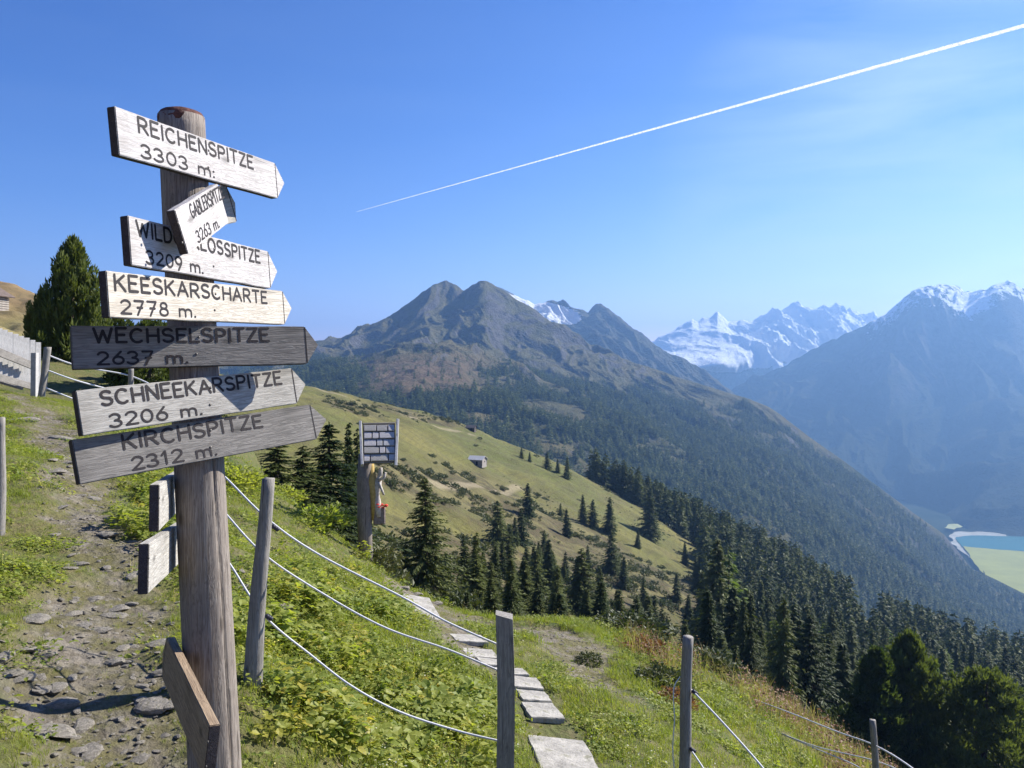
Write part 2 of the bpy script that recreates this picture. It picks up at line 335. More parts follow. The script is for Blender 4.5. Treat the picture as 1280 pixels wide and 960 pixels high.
def forest_mask(px, py):
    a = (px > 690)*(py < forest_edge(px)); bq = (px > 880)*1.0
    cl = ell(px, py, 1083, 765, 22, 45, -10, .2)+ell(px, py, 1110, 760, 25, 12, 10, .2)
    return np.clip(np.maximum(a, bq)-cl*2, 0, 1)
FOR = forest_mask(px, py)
track = 1-sstep(1.2, 3.0, np.minimum(dist_line(MX, MY, [P(395, 503, 420), P(500, 524, 420), P(590, 541, 470)]), dist_line(MX, MY, [P(540, 603, 250), P(600, 592, 290), P(650, 588, 360)])))
m, nt_, b = mat('meadow_slope'); g = NB(nt_); v = g.co('Object')
n1 = g.noise(v, .012, 6, .6); n2 = g.noise(v, .09, 7, .62); n3 = g.noise(v, .9, 6, .65); he = g.attr('heath'); fo = g.attr('forest'); tr = g.attr('track')
c = g.mix(g.ramp(n1, (.35, 0.), (.65, 1.)), (.098, .108, .026), (.165, .145, .042))
sz_ = g.new('ShaderNodeSeparateXYZ'); nt_.links.new(v, sz_.inputs[0]); ter = g.math('SINE', g.math('ADD', g.math('MULTIPLY', sz_.outputs[2], 4.2), g.math('MULTIPLY', n2, 9.)))
c = g.mix(g.math('MULTIPLY', g.ramp(ter, (.5, 0.), (1., 1.)), .38), c, (.085, .07, .03))
c = g.mix(g.ramp(n2, (.42, 0.), (.68, .7)), c, (.075, .068, .026))
hc = g.mix(g.ramp(n3, (.35, 0.), (.62, 1.)), (.022, .026, .013), (.09, .066, .036)); hc = g.mix(g.ramp(n2, (.47, 0.), (.6, .8)), hc, (.17, .15, .06))
c = g.mix(g.math('MULTIPLY', he, g.ramp(n3, (.3, .5), (.6, 1.))), c, hc)
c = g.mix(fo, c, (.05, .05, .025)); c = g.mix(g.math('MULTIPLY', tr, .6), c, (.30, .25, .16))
nt_.links.new(c, b.inputs['Base Color']); g.bump(b, g.math('ADD', n3, g.math('MULTIPLY', n2, 2.)), .7, 1.2); b.inputs['Roughness'].default_value = 1
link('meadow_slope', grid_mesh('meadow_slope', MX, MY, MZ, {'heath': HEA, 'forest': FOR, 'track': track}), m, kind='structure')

# ------------------------------------------------------------------ mountains as lofts between lines of known distance
def crm(p0, p1, p2, p3, t): return .5*((2*p1)+(-p0+p2)*t+(2*p0-5*p1+4*p2-p3)*t*t+(-p0+3*p1-3*p2+p3)*t**3)
def smooth1(a, k):
    if k <= 0: return a
    ker = np.exp(-np.linspace(-2, 2, 2*k+1)**2); ker /= ker.sum(); return np.convolve(np.pad(a, k, mode='edge'), ker, 'valid')
def loft(rows, x0, x1, nu, nvs, disp, back=(1.25, -700)):
    pxs = np.linspace(x0, x1, nu); S = []; D = []
    for i, r in enumerate(rows):
        r = np.array(sorted(r), float); k = 0 if i == 0 else max(2, nu//40)
        D.append(smooth1(np.interp(pxs, r[:, 0], np.log(r[:, 2])), max(2, nu//50))); S.append(smooth1(np.interp(pxs, r[:, 0], r[:, 1]), k))
    rowsP = []
    for s_, d_ in zip(S, D):
        d = np.exp(d_); rowsP.append(np.stack([(pxs-640)/FP*d, d, -(s_-HY)/FP*d], -1))
    out = []; par = []
    n = len(rowsP); bk = rowsP[0]*np.array([back[0], back[0], 1])+np.array([0, 0, back[1]])
    for t in np.linspace(0, 1, 10)[:-1]: out.append(bk*(1-t)+rowsP[0]*t); par.append(-1+t)
    for i in range(n-1):
        p0 = rowsP[i-1] if i > 0 else 2*rowsP[0]-rowsP[1]; p3 = rowsP[i+2] if i+2 < n else 2*rowsP[i+1]-rowsP[i]
        for j in range(nvs[i]):
            t = j/nvs[i]; out.append(crm(p0, rowsP[i], rowsP[i+1], p3, t)); par.append(i+t)
    out.append(rowsP[-1]); par.append(n-1)
    G = np.array(out).transpose(1, 0, 2); par = np.array(par)[None].repeat(nu, 0)
    X, Y, Z = G[..., 0].copy(), G[..., 1].copy(), G[..., 2].copy()
    pyn = HY-FP*Z/Y
    dz = disp(X, Y, Z, par, pxs[:, None].repeat(G.shape[1], 1), pyn)
    Z = Z+dz
    return X, Y, Z, par, pxs[:, None].repeat(G.shape[1], 1), pyn

M1R = [[(200, 485, 2700), (330, 450, 3000), (395, 428, 3000), (430, 424, 3000), (447, 416, 3000), (470, 407, 3000), (500, 388, 3000), (520, 372, 3050), (540, 358, 3080), (551, 352.5, 3100), (558, 351, 3100), (568, 355, 3080), (580, 364, 3050), (590, 357, 3030), (598, 353, 3000), (606, 351, 3000), (618, 357, 3000), (630, 364, 3000), (645, 374, 2980), (664, 384, 2950), (690, 403, 2920), (725, 427, 2880), (766, 444, 2820), (820, 462, 2760), (896, 486, 2700), (940, 500, 2660), (960, 508, 2630), (978, 520, 2600), (1010, 545, 2560), (1060, 580, 2520), (1100, 610, 2480), (1140, 640, 2450), (1180, 668, 2430), (1200, 692, 2420), (1215, 711, 2380), (1240, 722, 2300), (1280, 742, 2200), (1400, 800, 2000)],
       [(200, 495, 2500), (395, 440, 2850), (450, 434, 2850), (500, 412, 2870), (530, 394, 2820), (560, 392, 2900), (580, 388, 2880), (605, 384, 2720), (640, 404, 2800), (690, 432, 2700), (766, 468, 2650), (896, 507, 2450), (975, 543, 2400), (1100, 632, 2300), (1200, 712, 2250), (1330, 785, 2000)],
       [(200, 505, 2200), (395, 452, 2550), (450, 450, 2550), (500, 437, 2500), (540, 432, 2520), (575, 430, 2450), (600, 420, 2420), (630, 440, 2560), (660, 445, 2500), (700, 462, 2450), (766, 492, 2300), (896, 537, 2150), (1000, 595, 2050), (1100, 665, 2050), (1200, 740, 1950), (1330, 812, 1750)],
       [(200, 515, 1900), (395, 460, 2100), (450, 462, 1950), (500, 452, 1850), (560, 450, 1800), (620, 470, 1950), (700, 498, 1900), (800, 530, 1850), (900, 577, 1800), (1000, 632, 1750), (1100, 700, 1700), (1200, 770, 1650), (1330, 840, 1500)],
       [(200, 540, 1400), (395, 490, 1500), (500, 492, 1400), (600, 512, 1400), (700, 547, 1400), (800, 582, 1400), (900, 622, 1400), (1000, 675, 1400), (1100, 732, 1400), (1200, 795, 1400), (1330, 860, 1300)],
       [(200, 620, 1000), (395, 570, 1050), (500, 600, 1000), (600, 630, 1000), (700, 670, 1000), (800, 710, 1050), (900, 730, 1050), (1000, 780, 1050), (1100, 830, 1100), (1200, 880, 1100), (1330, 940, 1100)]]
def d1(X, Y, Z, par, px, py):
    wx = X+fbm(X/400, Y/400, 3, 3)*120; wy = Y+fbm(X/400, Y/400, 3, 4)*120
    rock = sstep(3.4, 2.2, par)*sstep(-.1, .35, par)*sstep(1250, 760, px)
    g1 = ridged(wx/150+wy/520, wy/430, 6, 51)*30; g2 = ridged(wx/520, wy/700, 4, 53)*42
    soft = fbm(wx/260, wy/260, 5, 55)*22+ridged(wx/300, wy/900, 3, 56)*16
    cr_ = np.exp(-(par/.12)**2)*fbm(X/34, Y/60, 4, 57)*5*sstep(1000, 500, px)
    return rock*(g1+g2)+(1-rock)*soft*sstep(0, .5, par)*.9+cr_
X1, Y1, Z1, A1, Q1, W1 = loft(M1R, 200, 1400, 720, [60, 80, 90, 90, 90], d1, (1.15, -550))
spx, spy = scr(X1, Y1, Z1)
def mount_forest(px, py, x, y):
    top = np.interp(px, [380, 400, 460, 500, 560, 600, 640, 700, 760, 850, 900, 980, 1060, 1190, 1400], [452, 455, 470, 500, 505, 466, 462, 470, 478, 494, 505, 538, 588, 672, 750])
    n = fbm(x/170, y/170, 4, 61)
    f = sstep(-8, 10, py-top+n*26)
    clear = ell(px, py, 690, 513, 40, 11, 8, .4)+.9*ell(px, py, 520, 472, 70, 22, -8, .5)+.6*ell(px, py, 620, 480, 30, 12, 0, .5)+ell(px, py, 960, 512, 22, 6, 20, .4)+.9*ell(px, py, 800, 560, 16, 5)+.8*ell(px, py, 700, 560, 22, 5, 10)+.8*ell(px, py, 600, 520, 26, 5, 10)
    strip = ell(px, py, 430, 468, 50, 11, 14, .3)
    return np.clip(np.maximum(f*(.75+.6*n), strip)-clear*1.2, 0, 1)
F1 = mount_forest(spx, spy, X1, Y1)
BR1 = ell(spx, spy, 520, 470, 90, 25, -5, .5)*.9
LAWN1 = np.clip(ell(spx, spy, 640, 470, 55, 20, 25, .5)*.8+ell(spx, spy, 770, 474, 60, 12, 28, .6)*.5+ell(spx, spy, 955, 512, 28, 6, 24, .5)+ell(spx, spy, 690, 513, 40, 10, 8, .4)+ell(spx, spy, 530, 470, 70, 20, -6, .5)*.9+ell(spx, spy, 800, 560, 16, 5, 10, .4)+.7*ell(spx, spy, 425, 450, 30, 12), 0, 1)  # grassy clearings and slopes that take the grass colour
def mountain_mat(name, rock=(.16, .15, .145), grass=(.14, .118, .072), green=(.055, .065, .03), scale=1.0, snow=False):
    m, nt, b = mat(name); g = NB(nt); v = g.co('Object'); n1 = g.noise(v, .004*scale, 8, .62); n2 = g.noise(v, .03*scale, 8, .68); n3 = g.noise(g.co('Object', (1, .25, 1)), .012*scale, 7, .65, .6)
    c = g.mix(g.ramp(n2, (.32, 0.), (.68, 1.)), tuple(x*.55 for x in rock), tuple(x*1.35 for x in rock))
    geo = g.new('ShaderNodeNewGeometry'); sx = g.new('ShaderNodeSeparateXYZ'); nt.links.new(geo.outputs['Normal'], sx.inputs[0])
    sl = g.math('ADD', sx.outputs[2], g.math('MULTIPLY', g.math('SUBTRACT', n3, .5), .9))
    gm = g.math('MAXIMUM', g.ramp(sl, (.66, 0.), (.80, 1.)), g.math('MULTIPLY', g.attr('lawn'), g.ramp(n3, (.38, .2), (.6, 1.))))
    gc = g.mix(g.ramp(n1, (.4, 0.), (.6, 1.)), grass, (grass[0]*.8, grass[1]*.88, grass[2]*.9)); gc = g.mix(g.attr('brown'), gc, (.165, .115, .07))
    gc = g.mix(g.ramp(n2, (.45, 0.), (.62, .7)), gc, (.07, .075, .04))
    c = g.mix(gm, c, gc); c = g.mix(g.attr('forest'), c, green)
    if snow:
        c = g.mix(g.ramp(g.math('ADD', g.attr('snow'), g.math('MULTIPLY', g.math('SUBTRACT', n2, .5), .9)), (.46, 0.), (.54, 1.)), c, (.82, .84, .88))
    nt.links.new(c, b.inputs['Base Color']); g.bump(b, g.math('ADD', n2, g.math('MULTIPLY', g.noise(v, .12*scale, 5, .7), .35)), 1.0, 18/scale); b.inputs['Roughness'].default_value = 1; b.inputs['Specular IOR Level'].default_value = 0.05
    return m
link('mountain', grid_mesh('mountain', X1, Y1, Z1, {'forest': F1, 'brown': BR1, 'lawn': LAWN1}), mountain_mat('near_mountain', (.105, .10, .098), (.135, .118, .058), (.04, .05, .022)), kind='structure')

M2R = [[(560, 400, 5000), (600, 372, 5000), (620, 358, 5000), (626, 360, 5000), (633, 362, 5000), (645, 371, 5000), (660, 376, 5000), (668, 381, 5000), (680, 378, 5000), (690, 375, 5000), (700, 378, 5000), (705, 381, 4900), (712, 384, 4900), (722, 386, 4850), (735, 390, 4800), (742, 384, 4800), (747, 380, 4800), (751, 380, 4800), (757, 384, 4750), (764, 389, 4700), (772, 395, 4700), (785, 405, 4650), (800, 415, 4600), (830, 438, 4500), (850, 447, 4450), (880, 463, 4400), (900, 478, 4350), (925, 497, 4300), (960, 528, 4200), (1000, 560, 4000), (1080, 610, 3900)],
       [(560, 430, 4700), (640, 400, 4650), (700, 400, 4700), (745, 402, 4450), (800, 440, 4300), (850, 465, 4200), (900, 500, 4050), (1000, 590, 3700), (1080, 640, 3700)],
       [(560, 470, 4200), (640, 450, 4100), (700, 440, 4150), (760, 440, 4000), (800, 470, 3950), (900, 540, 3750), (1080, 680, 3500)],
       [(560, 560, 3400), (800, 600, 3300), (1080, 760, 3200)]]
def d2(X, Y, Z, par, px, py):
    r = sstep(-.1, .4, par)
    return r*(ridged(X/260+Y/800, Y/800, 6, 71)*70)+np.exp(-(par/.15)**2)*fbm(X/50, Y/80, 4, 72)*9
X2, Y2, Z2, A2, Q2, W2 = loft(M2R, 560, 1080, 420, [60, 60, 30], d2)
p2x, p2y = scr(X2, Y2, Z2)
SN2 = np.clip(ell(p2x, p2y, 665, 385, 42, 14, 20, .5)+ell(p2x, p2y, 700, 393, 30, 12, 10, .5)+.3*ell(p2x, p2y, 790, 425, 30, 10, 30), 0, 1)*.75
link('mountain', grid_mesh('mountain', X2, Y2, Z2, {'forest': X2*0, 'brown': X2*0, 'lawn': ell(p2x, p2y, 860, 470, 70, 10, 30, .6), 'snow': SN2}), mountain_mat('back_mountain', (.095, .09, .09), (.10, .09, .06), scale=.7, snow=True), kind='structure')

M3R = [[(760, 470, 12000), (800, 440, 12000), (822, 424, 12000), (836, 416, 12000), (845, 411, 12000), (858, 404, 12000), (865, 399, 12000), (873, 401, 12000), (880, 398, 12000), (888, 396, 12000), (897, 391, 12000), (902, 394, 12000), (910, 399, 12000), (922, 402, 12000), (940, 400, 12000), (950, 396, 12000), (958, 396, 12000), (970, 394, 12000), (985, 389, 12000), (993, 384, 12000), (1001, 380, 12000), (1006, 384, 12000), (1013, 384, 12000), (1020, 385, 12000), (1030, 383, 12000), (1040, 384, 12000), (1046, 381, 12000), (1053, 383, 12000), (1058, 388, 12000), (1066, 388, 12000), (1074, 391, 12000), (1085, 399, 12000), (1094, 395, 12000), (1110, 400, 12000), (1200, 400, 12000)],
       [(760, 480, 11300), (830, 436, 11000), (900, 424, 10900), (940, 416, 11300), (1000, 402, 11500), (1050, 402, 11300), (1100, 415, 11400), (1200, 420, 11400)],
       [(760, 510, 10000), (850, 458, 9500), (900, 456, 9500), (950, 446, 10300), (1000, 430, 10700), (1100, 435, 10600), (1200, 440, 10500)],
       [(760, 530, 10000), (850, 490, 9800), (920, 490, 9900), (1000, 470, 9700), (1200, 470, 9700)],
       [(760, 580, 8600), (1200, 560, 8500)]]
def d3(X, Y, Z, par, px, py):
    r = sstep(-.1, .5, par)
    r = r*(1-.75*ell(px, py, 880, 435, 60, 40, 20, .5))
    return r*(ridged(X/520+Y/1500, Y/1100, 6, 81)*140+ridged(X/200, Y/230, 4, 83)*34)+np.exp(-(par/.12)**2)*fbm(X/120, Y/150, 4, 82)*22
M3R = [[(a, b_, c_*.7) for a, b_, c_ in r_] for r_ in M3R]
X3, Y3, Z3, A3, Q3, W3 = loft(M3R, 760, 1200, 460, [60, 60, 50, 30], d3)
p3x, p3y = scr(X3, Y3, Z3)
SN3 = np.clip(.66+ell(p3x, p3y, 870, 425, 45, 30, 30, .6)*.5+ell(p3x, p3y, 900, 452, 30, 12, 20, .5)*.5+ell(p3x, p3y, 980, 430, 70, 14, -12, .6)*.35-sstep(455, 480, p3y)*1.2+sstep(405, 385, p3y)*.1, 0, 1)
link('glacier_mountains', grid_mesh('glacier_mountains', X3, Y3, Z3, {'forest': X3*0, 'brown': X3*0, 'lawn': X3*0, 'snow': SN3}), mountain_mat('glacier_mountain', (.17, .16, .16), scale=.4, snow=True), kind='structure')

M4R = [[(860, 540, 10500), (890, 503, 10300), (912, 489, 10000), (935, 477, 9700), (960, 466, 9400), (985, 454, 9000), (1010, 441, 8600), (1030, 430, 8300), (1055, 418, 7900), (1080, 407, 7500), (1095, 400, 7300), (1105, 392, 7200), (1118, 382, 7000), (1130, 371, 6900), (1140, 364, 6850), (1150, 359, 6800), (1160, 359, 6800), (1175, 357, 6800), (1186, 359, 6800), (1197, 359, 6900), (1205, 366, 7200), (1215, 365, 7300), (1228, 362, 7200), (1233, 365, 7000), (1240, 359, 6700), (1248, 354, 6550), (1256, 352, 6500), (1261, 349, 6500), (1267, 354, 6450), (1275, 357, 6400), (1285, 362, 6350), (1330, 345, 6000), (1400, 325, 5800), (1500, 310, 5600)],
       [(860, 560, 9900), (935, 500, 9200), (985, 485, 8600), (1030, 468, 7900), (1080, 450, 7100), (1120, 420, 6500), (1150, 405, 6250), (1180, 410, 6350), (1205, 412, 6600), (1235, 398, 6100), (1260, 395, 5850), (1300, 410, 5800), (1400, 380, 5300), (1500, 370, 5000)],
       [(860, 575, 9000), (935, 525, 8200), (985, 515, 7700), (1040, 515, 7000), (1080, 500, 6300), (1110, 480, 5700), (1150, 490, 5600), (1180, 500, 5500), (1220, 485, 5200), (1260, 480, 5000), (1300, 500, 5000), (1400, 470, 4500), (1500, 460, 4300)],
       [(860, 590, 8200), (985, 555, 6700), (1040, 560, 5900), (1080, 565, 5200), (1130, 580, 4600), (1180, 590, 4300), (1220, 580, 4150), (1260, 580, 4100), (1400, 570, 3800), (1500, 560, 3700)],
       [(860, 600, 7700), (985, 570, 6300), (1060, 610, 5000), (1130, 645, 4200), (1170, 662, 3600), (1205, 670, 3330), (1260, 676, 3200), (1400, 684, 3100), (1500, 690, 3000)],
       [(860, 640, 7500), (985, 620, 6100), (1060, 650, 4900), (1130, 680, 4100), (1170, 700, 3550), (1205, 710, 3280), (1260, 715, 3150), (1400, 720, 3050), (1500, 730, 2950)]]
M4R = [[(a, b_, lim_+(c_-lim_)*.12 if c_ > lim_ else c_) for a, b_, c_ in r_] for r_, lim_ in zip(M4R, (5700, 5350, 5000, 4500, 4000, 3900))]
def d4(X, Y, Z, par, px, py):
    r = sstep(-.1, .5, par)*sstep(4.1, 3.3, par); wx = X+fbm(X/900, Y/900, 3, 3)*300
    return r*(ridged(wx/620-Y/2400, Y/1700, 6, 91)*130+ridged(wx/200, Y/500, 4, 93)*30)+np.exp(-(par/.12)**2)*fbm(X/90, Y/120, 4, 92)*14
X4, Y4, Z4, A4, Q4, W4 = loft(M4R, 860, 1500, 480, [60, 60, 60, 40, 10], d4)
p4x, p4y = scr(X4, Y4, Z4)
SN4 = np.clip(sstep(60, 5, p4y-np.interp(Q4[:, 0], [r[0] for r in M4R[0]], [r[1] for r in M4R[0]])[:, None])*.52*sstep(1040, 1100, p4x)+ell(p4x, p4y, 1210, 388, 25, 18)*.2, 0, 1)
FO4 = sstep(455, 520, p4y+fbm(X4/500, Y4/500, 4, 95)*40)
LA4 = np.clip(ell(p4x, p4y, 1110, 480, 60, 10, -25, .6)+ell(p4x, p4y, 960, 490, 60, 12, -15, .6), 0, 1)
link('valley_side_mountain', grid_mesh('valley_side_mountain', X4, Y4, Z4, {'forest': FO4, 'brown': X4*0, 'lawn': LA4, 'snow': SN4}), mountain_mat('valley_side', (.07, .068, .068), (.055, .058, .04), (.025, .032, .018), scale=.6, snow=True), kind='structure')

# brown hill behind the fence on the left
M5R = [[(-420, 250, 110), (-200, 300, 105), (-60, 337, 100), (0, 352, 98), (20, 358, 97), (45, 367, 95), (90, 390, 88), (130, 425, 78), (170, 470, 66), (220, 540, 55)],
       [(-420, 340, 85), (-60, 385, 82), (0, 398, 80), (45, 410, 78), (90, 425, 72), (130, 450, 66), (170, 495, 58), (220, 560, 50)],
       [(-420, 420, 62), (0, 445, 58), (90, 465, 54), (170, 520, 48), (220, 600, 42)],
       [(-420, 490, 38), (0, 515, 36), (90, 540, 36), (220, 690, 34)]]
X5, Y5, Z5, A5, Q5, W5 = loft(M5R, -420, 220, 200, [40, 40, 30], lambda X, Y, Z, par, px, py: sstep(-.1, .4, par)*(fbm(X/12, Y/12, 4, 101)*1.1)+fbm(X/4, Y/4, 3, 102)*.25, (1.3, -30))
m, nt_, b = mat('brown_pasture'); g = NB(nt_); v = g.co('Object'); n1 = g.noise(v, .06, 6, .6); n2 = g.noise(v, .5, 7, .65); sx = g.new('ShaderNodeSeparateXYZ'); nt_.links.new(v, sx.inputs[0])
c = g.mix(g.ramp(n1, (.4, 0.), (.6, 1.)), (.17, .155, .05), (.20, .155, .07)); c = g.mix(g.ramp(g.math('MULTIPLY', sx.outputs[2], .1), (.35, 0.), (.75, .8)), c, (.20, .135, .07)); c = g.mix(g.ramp(n2, (.48, 0.), (.66, .7)), c, (.10, .085, .045))
nt_.links.new(c, b.inputs['Base Color']); g.bump(b, n2, .6, .4)
link('brown_hill', grid_mesh('brown_hill', X5, Y5, Z5), m, kind='structure')

# valley floor, lake, pasture, shore
def flat(name, pts, z, mt, **k):
    me = bpy.data.meshes.new(name); me.from_pydata([(p[0], p[1], z) for p in pts], [], [tuple(range(len(pts)))]); me.update(); return link(name, me, mt, **k)
ZV = -660.0
def onfloor(px, py): d = -ZV*FP/(py-HY); return ((px-640)/FP*d, d)
m, nt_, b = mat('valley_floor'); g = NB(nt_); v = g.co('Object'); n1 = g.noise(v, .004, 6, .6)
nt_.links.new(g.mix(g.ramp(n1, (.4, 0.), (.6, 1.)), (.02, .03, .018), (.035, .045, .025)), b.inputs['Base Color']); b.inputs['Specular IOR Level'].default_value = 0; b.inputs['Roughness'].default_value = 1; M_VALLEY = m
flat('valley_floor', [(-42000, -30000), (42000, -30000), (42000, 42000), (-42000, 42000)], ZV-6, M_VALLEY, kind='structure')
def blob(pts, n=8, amp=8, s=0):
    out = []
    for i in range(len(pts)):
        a = np.array(pts[i]); b_ = np.array(pts[(i+1) % len(pts)])
        for k in range(n):
            p = a+(b_-a)*k/n; out.append((p[0]+vnoise(np.array(p[0]/60.), np.array(p[1]/60.), s)*amp, p[1]+vnoise(np.array(p[0]/60.), np.array(p[1]/60.), s+5)*amp*2))
    return out
flat('lake_shore', blob([onfloor(*a) for a in [(1186, 668), (1192, 665), (1215, 665), (1250, 666), (1262, 671), (1500, 685), (1500, 710), (1240, 700), (1212, 697), (1192, 682)]], 8, 12, 1), ZV+1, plain('shore_gravel', (.28, .28, .25), .9, .3, .02, 0), kind='structure')
m, nt_, b = mat('lake_water'); b.inputs['Base Color'].default_value = (.05, .16, .17, 1); b.inputs['Roughness'].default_value = .25; g = NB(nt_); g.bump(b, g.noise(g.co('Object'), .2, 3), .2, .3)
flat('lake', blob([onfloor(*a) for a in [(1192, 672), (1215, 670), (1260, 671), (1500, 679), (1500, 702), (1280, 690), (1225, 687), (1202, 684)]], 8, 5, 3), ZV+3, m, kind='structure')
flat('valley_pasture', blob([onfloor(*a) for a in [(1204, 684), (1228, 687), (1280, 691), (1500, 705), (1500, 820), (1270, 750), (1225, 715)]], 8, 5, 4), ZV+5, plain('valley_pasture', (.24, .25, .05), .95, .15, .01, 0), kind='structure')
flat('valley_wood_clearing', blob([onfloor(*a) for a in [(1180, 662), (1186, 657), (1197, 657), (1203, 660), (1192, 664)]], 6, 5, 4), ZV+7, plain('pale_pasture', (.30, .32, .14), .95, .2, .02, 0), kind='structure')

# ------------------------------------------------------------------ trees
def quads_mesh(name, cen, ax, ay, bend=None):          # each leaf clump: a rhombus with a folded middle (2 tris x 2)
    cen, ax, ay = map(np.asarray, (cen, ax, ay)); n = len(cen)
    nrm = np.cross(ax, ay); nrm /= np.linalg.norm(nrm, axis=1, keepdims=True)+1e-9
    k = np.linalg.norm(ay, axis=1, keepdims=True)*.35
    V = np.stack([cen-ax, cen-ay-nrm*k, cen+ax, cen+ay-nrm*k], 1).reshape(-1, 3)
    i = np.arange(n)*4
    Fc = np.concatenate([np.stack([i, i+1, i+2], 1), np.stack([i, i+2, i+3], 1)])
    return mesh_np(name, V, Fc)
def spruce_crown(seed, H=1.0, W=.17, levels=30, spl=6, sub=5, size=.022, droop=.35, gap=.1, base=.05, irregular=.25):
    r = np.random.default_rng(seed); cen = []; ax = []; ay = []
    for L in range(levels):
        t = (L+r.random()*.6)/levels; h = base+(1-base)*t
        rad = W*((1-t)**.85+.02)*(1-.25*max(0, .12-t)/.12)
        nb = max(3, int(spl*(1-.45*t))); a0 = r.random()*6.28
        for k in range(nb):
            if r.random() < gap: continue
            a = a0+6.283*k/nb+r.normal()*.25; ln = rad*(1+r.normal()*irregular); ln = max(ln, .01); jit_ = r.normal()*.55*(1-base)/levels*H
            d = np.array([math.cos(a), math.sin(a), 0]); sidev = np.array([-d[1], d[0], 0])
            up0 = .25*t-.1
            for j in range(sub):
                s = (j+.55+.4*r.random())/sub
                z = h*H+ln*(up0*s-droop*s*s+ (.12*s**4))+jit_
                p = d*ln*s+np.array([0, 0, z])
                wd = size*(.9+.9*r.random())*(1.15-.5*s)*(.6+.7*(1-t))
                for q in (-1, 1):
                    dirv = d*(.75+.2*r.random())+sidev*q*(.55+.3*r.random())*(1-.3*s)+np.array([0, 0, -.30-.35*r.random()])
                    dirv /= np.linalg.norm(dirv)
                    o = np.cross(dirv, np.array([0, 0, 1.])+r.normal(size=3)*.45); o /= np.linalg.norm(o)
                    cen.append(p+dirv*wd*.75+r.normal(size=3)*size*.12); ax.append(dirv*wd*1.15); ay.append(o*wd*.42)
    for j in range(6):
        a = r.random()*6.28; cen.append([0, 0, H*(1-.004*j)]); ax.append(np.array([math.cos(a)*.2, math.sin(a)*.2, 1.])*size*.7); ay.append(np.array([-math.sin(a), math.cos(a), 0])*size*.22)
    return np.array(cen), np.array(ax), np.array(ay)
def trunk_mesh(name, h, r0, top=.02, lean=0):
    return tube_mesh(name, [(0, 0, -.15*h*0-.03*h), (lean*.2, 0, h*.3), (lean*.6, 0, h*.65), (lean, 0, h*.97)], [r0*1.15, r0*.8, r0*.5, r0*top*8], 7)
def limbs_mesh(name, seed, n, W, H, r0):
    bm = bmesh.new(); r = random.Random(seed)
    for i in range(n):
        t = .08+.85*i/n; a = r.random()*6.28; ln = W*(1-t)**.85*.85; z = t*H
        m = tube_mesh('t', [(0, 0, z), (math.cos(a)*ln*.5, math.sin(a)*ln*.5, z-ln*.05), (math.cos(a)*ln, math.sin(a)*ln, z-ln*.28)], [r0*.22*(1-t)+.0008, r0*.14*(1-t)+.0006, .0004], 4, False)
        bm.from_mesh(m); bpy.data.meshes.remove(m)
    return bm_mesh(name, bm)
# variants, built one metre tall and scaled
SPR = []
for i, (W_, dr, lv) in enumerate([(.17, .35, 26), (.14, .4, 26), (.20, .3, 24), (.155, .5, 28), (.185, .45, 24), (.13, .35, 28)]):
    c_, x_, y_ = spruce_crown(100+i, 1, W_, lv+9, 11, 5, .0225, dr, .12, .03, .3)
    me = quads_mesh('spruce_crown_mesh', c_, x_, y_); me.materials.append(M_NEEDLE)
    tm = trunk_mesh('spruce_trunk_mesh', 1, .014); tm.materials.append(M_BARK); SPR.append((me, tm))
SPH = []
for i, (W_, dr, lv) in enumerate([(.30, .25, 34), (.24, .35, 40), (.27, .3, 36)]):
    c_, x_, y_ = spruce_crown(200+i, 1, W_, lv+4, 13, 9, .0155, dr, .16, .03, .3)
    me = quads_mesh('near_spruce_crown_mesh', c_, x_, y_); me.materials.append(M_NEEDLE)
    tm = trunk_mesh('near_spruce_trunk_mesh', 1, .018); tm.materials.append(M_BARK)
    lm = limbs_mesh('near_spruce_limb_mesh', i, 60, W_, 1, .018); lm.materials.append(M_BARK); SPH.append((me, tm, lm))
c_, x_, y_ = spruce_crown(300, 1, .21, 24, 8, 4, .032, .05, .15, .06, .3); LAR = quads_mesh('larch_crown_mesh', c_, x_, y_); LAR.materials.append(M_LARCH)
def pine_crown(seed, W, n_l, lobes, size, shape):
    """stone pine: ascending branches that end in dense brushes of needles"""
    r = np.random.default_rng(seed); cen = []; ax = []; ay = []
    for i in range(n_l):
        t = (i+r.random())/n_l; h = .06+.92*t
        rad = W*shape(t)*(.58+.62*r.random()); a = i*2.399+r.normal()*.3
        d = np.array([math.cos(a), math.sin(a), 0])
        for s in ((.45, .75, 1.) if t < .9 else (.6, 1.)):
            c0 = d*rad*s+np.array([0, 0, h+rad*.35*s*s-.02]); rr = lobes*(.7+.6*r.random())*(1.1-.4*t)
            m = int(60*(.6 if s < .7 else 1))
            v = r.normal(size=(m, 3)); v /= np.linalg.norm(v, axis=1, keepdims=True); v[:, 2] = v[:, 2]*.9+.35
            p = c0+v*rr*(.55+.5*r.random((m, 1)))*np.array([1, 1, 1.25])
            dv = v+np.array([0, 0, .8])+r.normal(size=(m, 3))*.3; dv /= np.linalg.norm(dv, axis=1, keepdims=True)
            o = np.cross(dv, r.normal(size=(m, 3))); o /= np.linalg.norm(o, axis=1, keepdims=True)
            sz = size*(.7+.7*r.random((m, 1)))
            cen.append(p); ax.append(dv*sz); ay.append(o*sz*.33)
    return np.concatenate(cen), np.concatenate(ax), np.concatenate(ay)
PIN = []
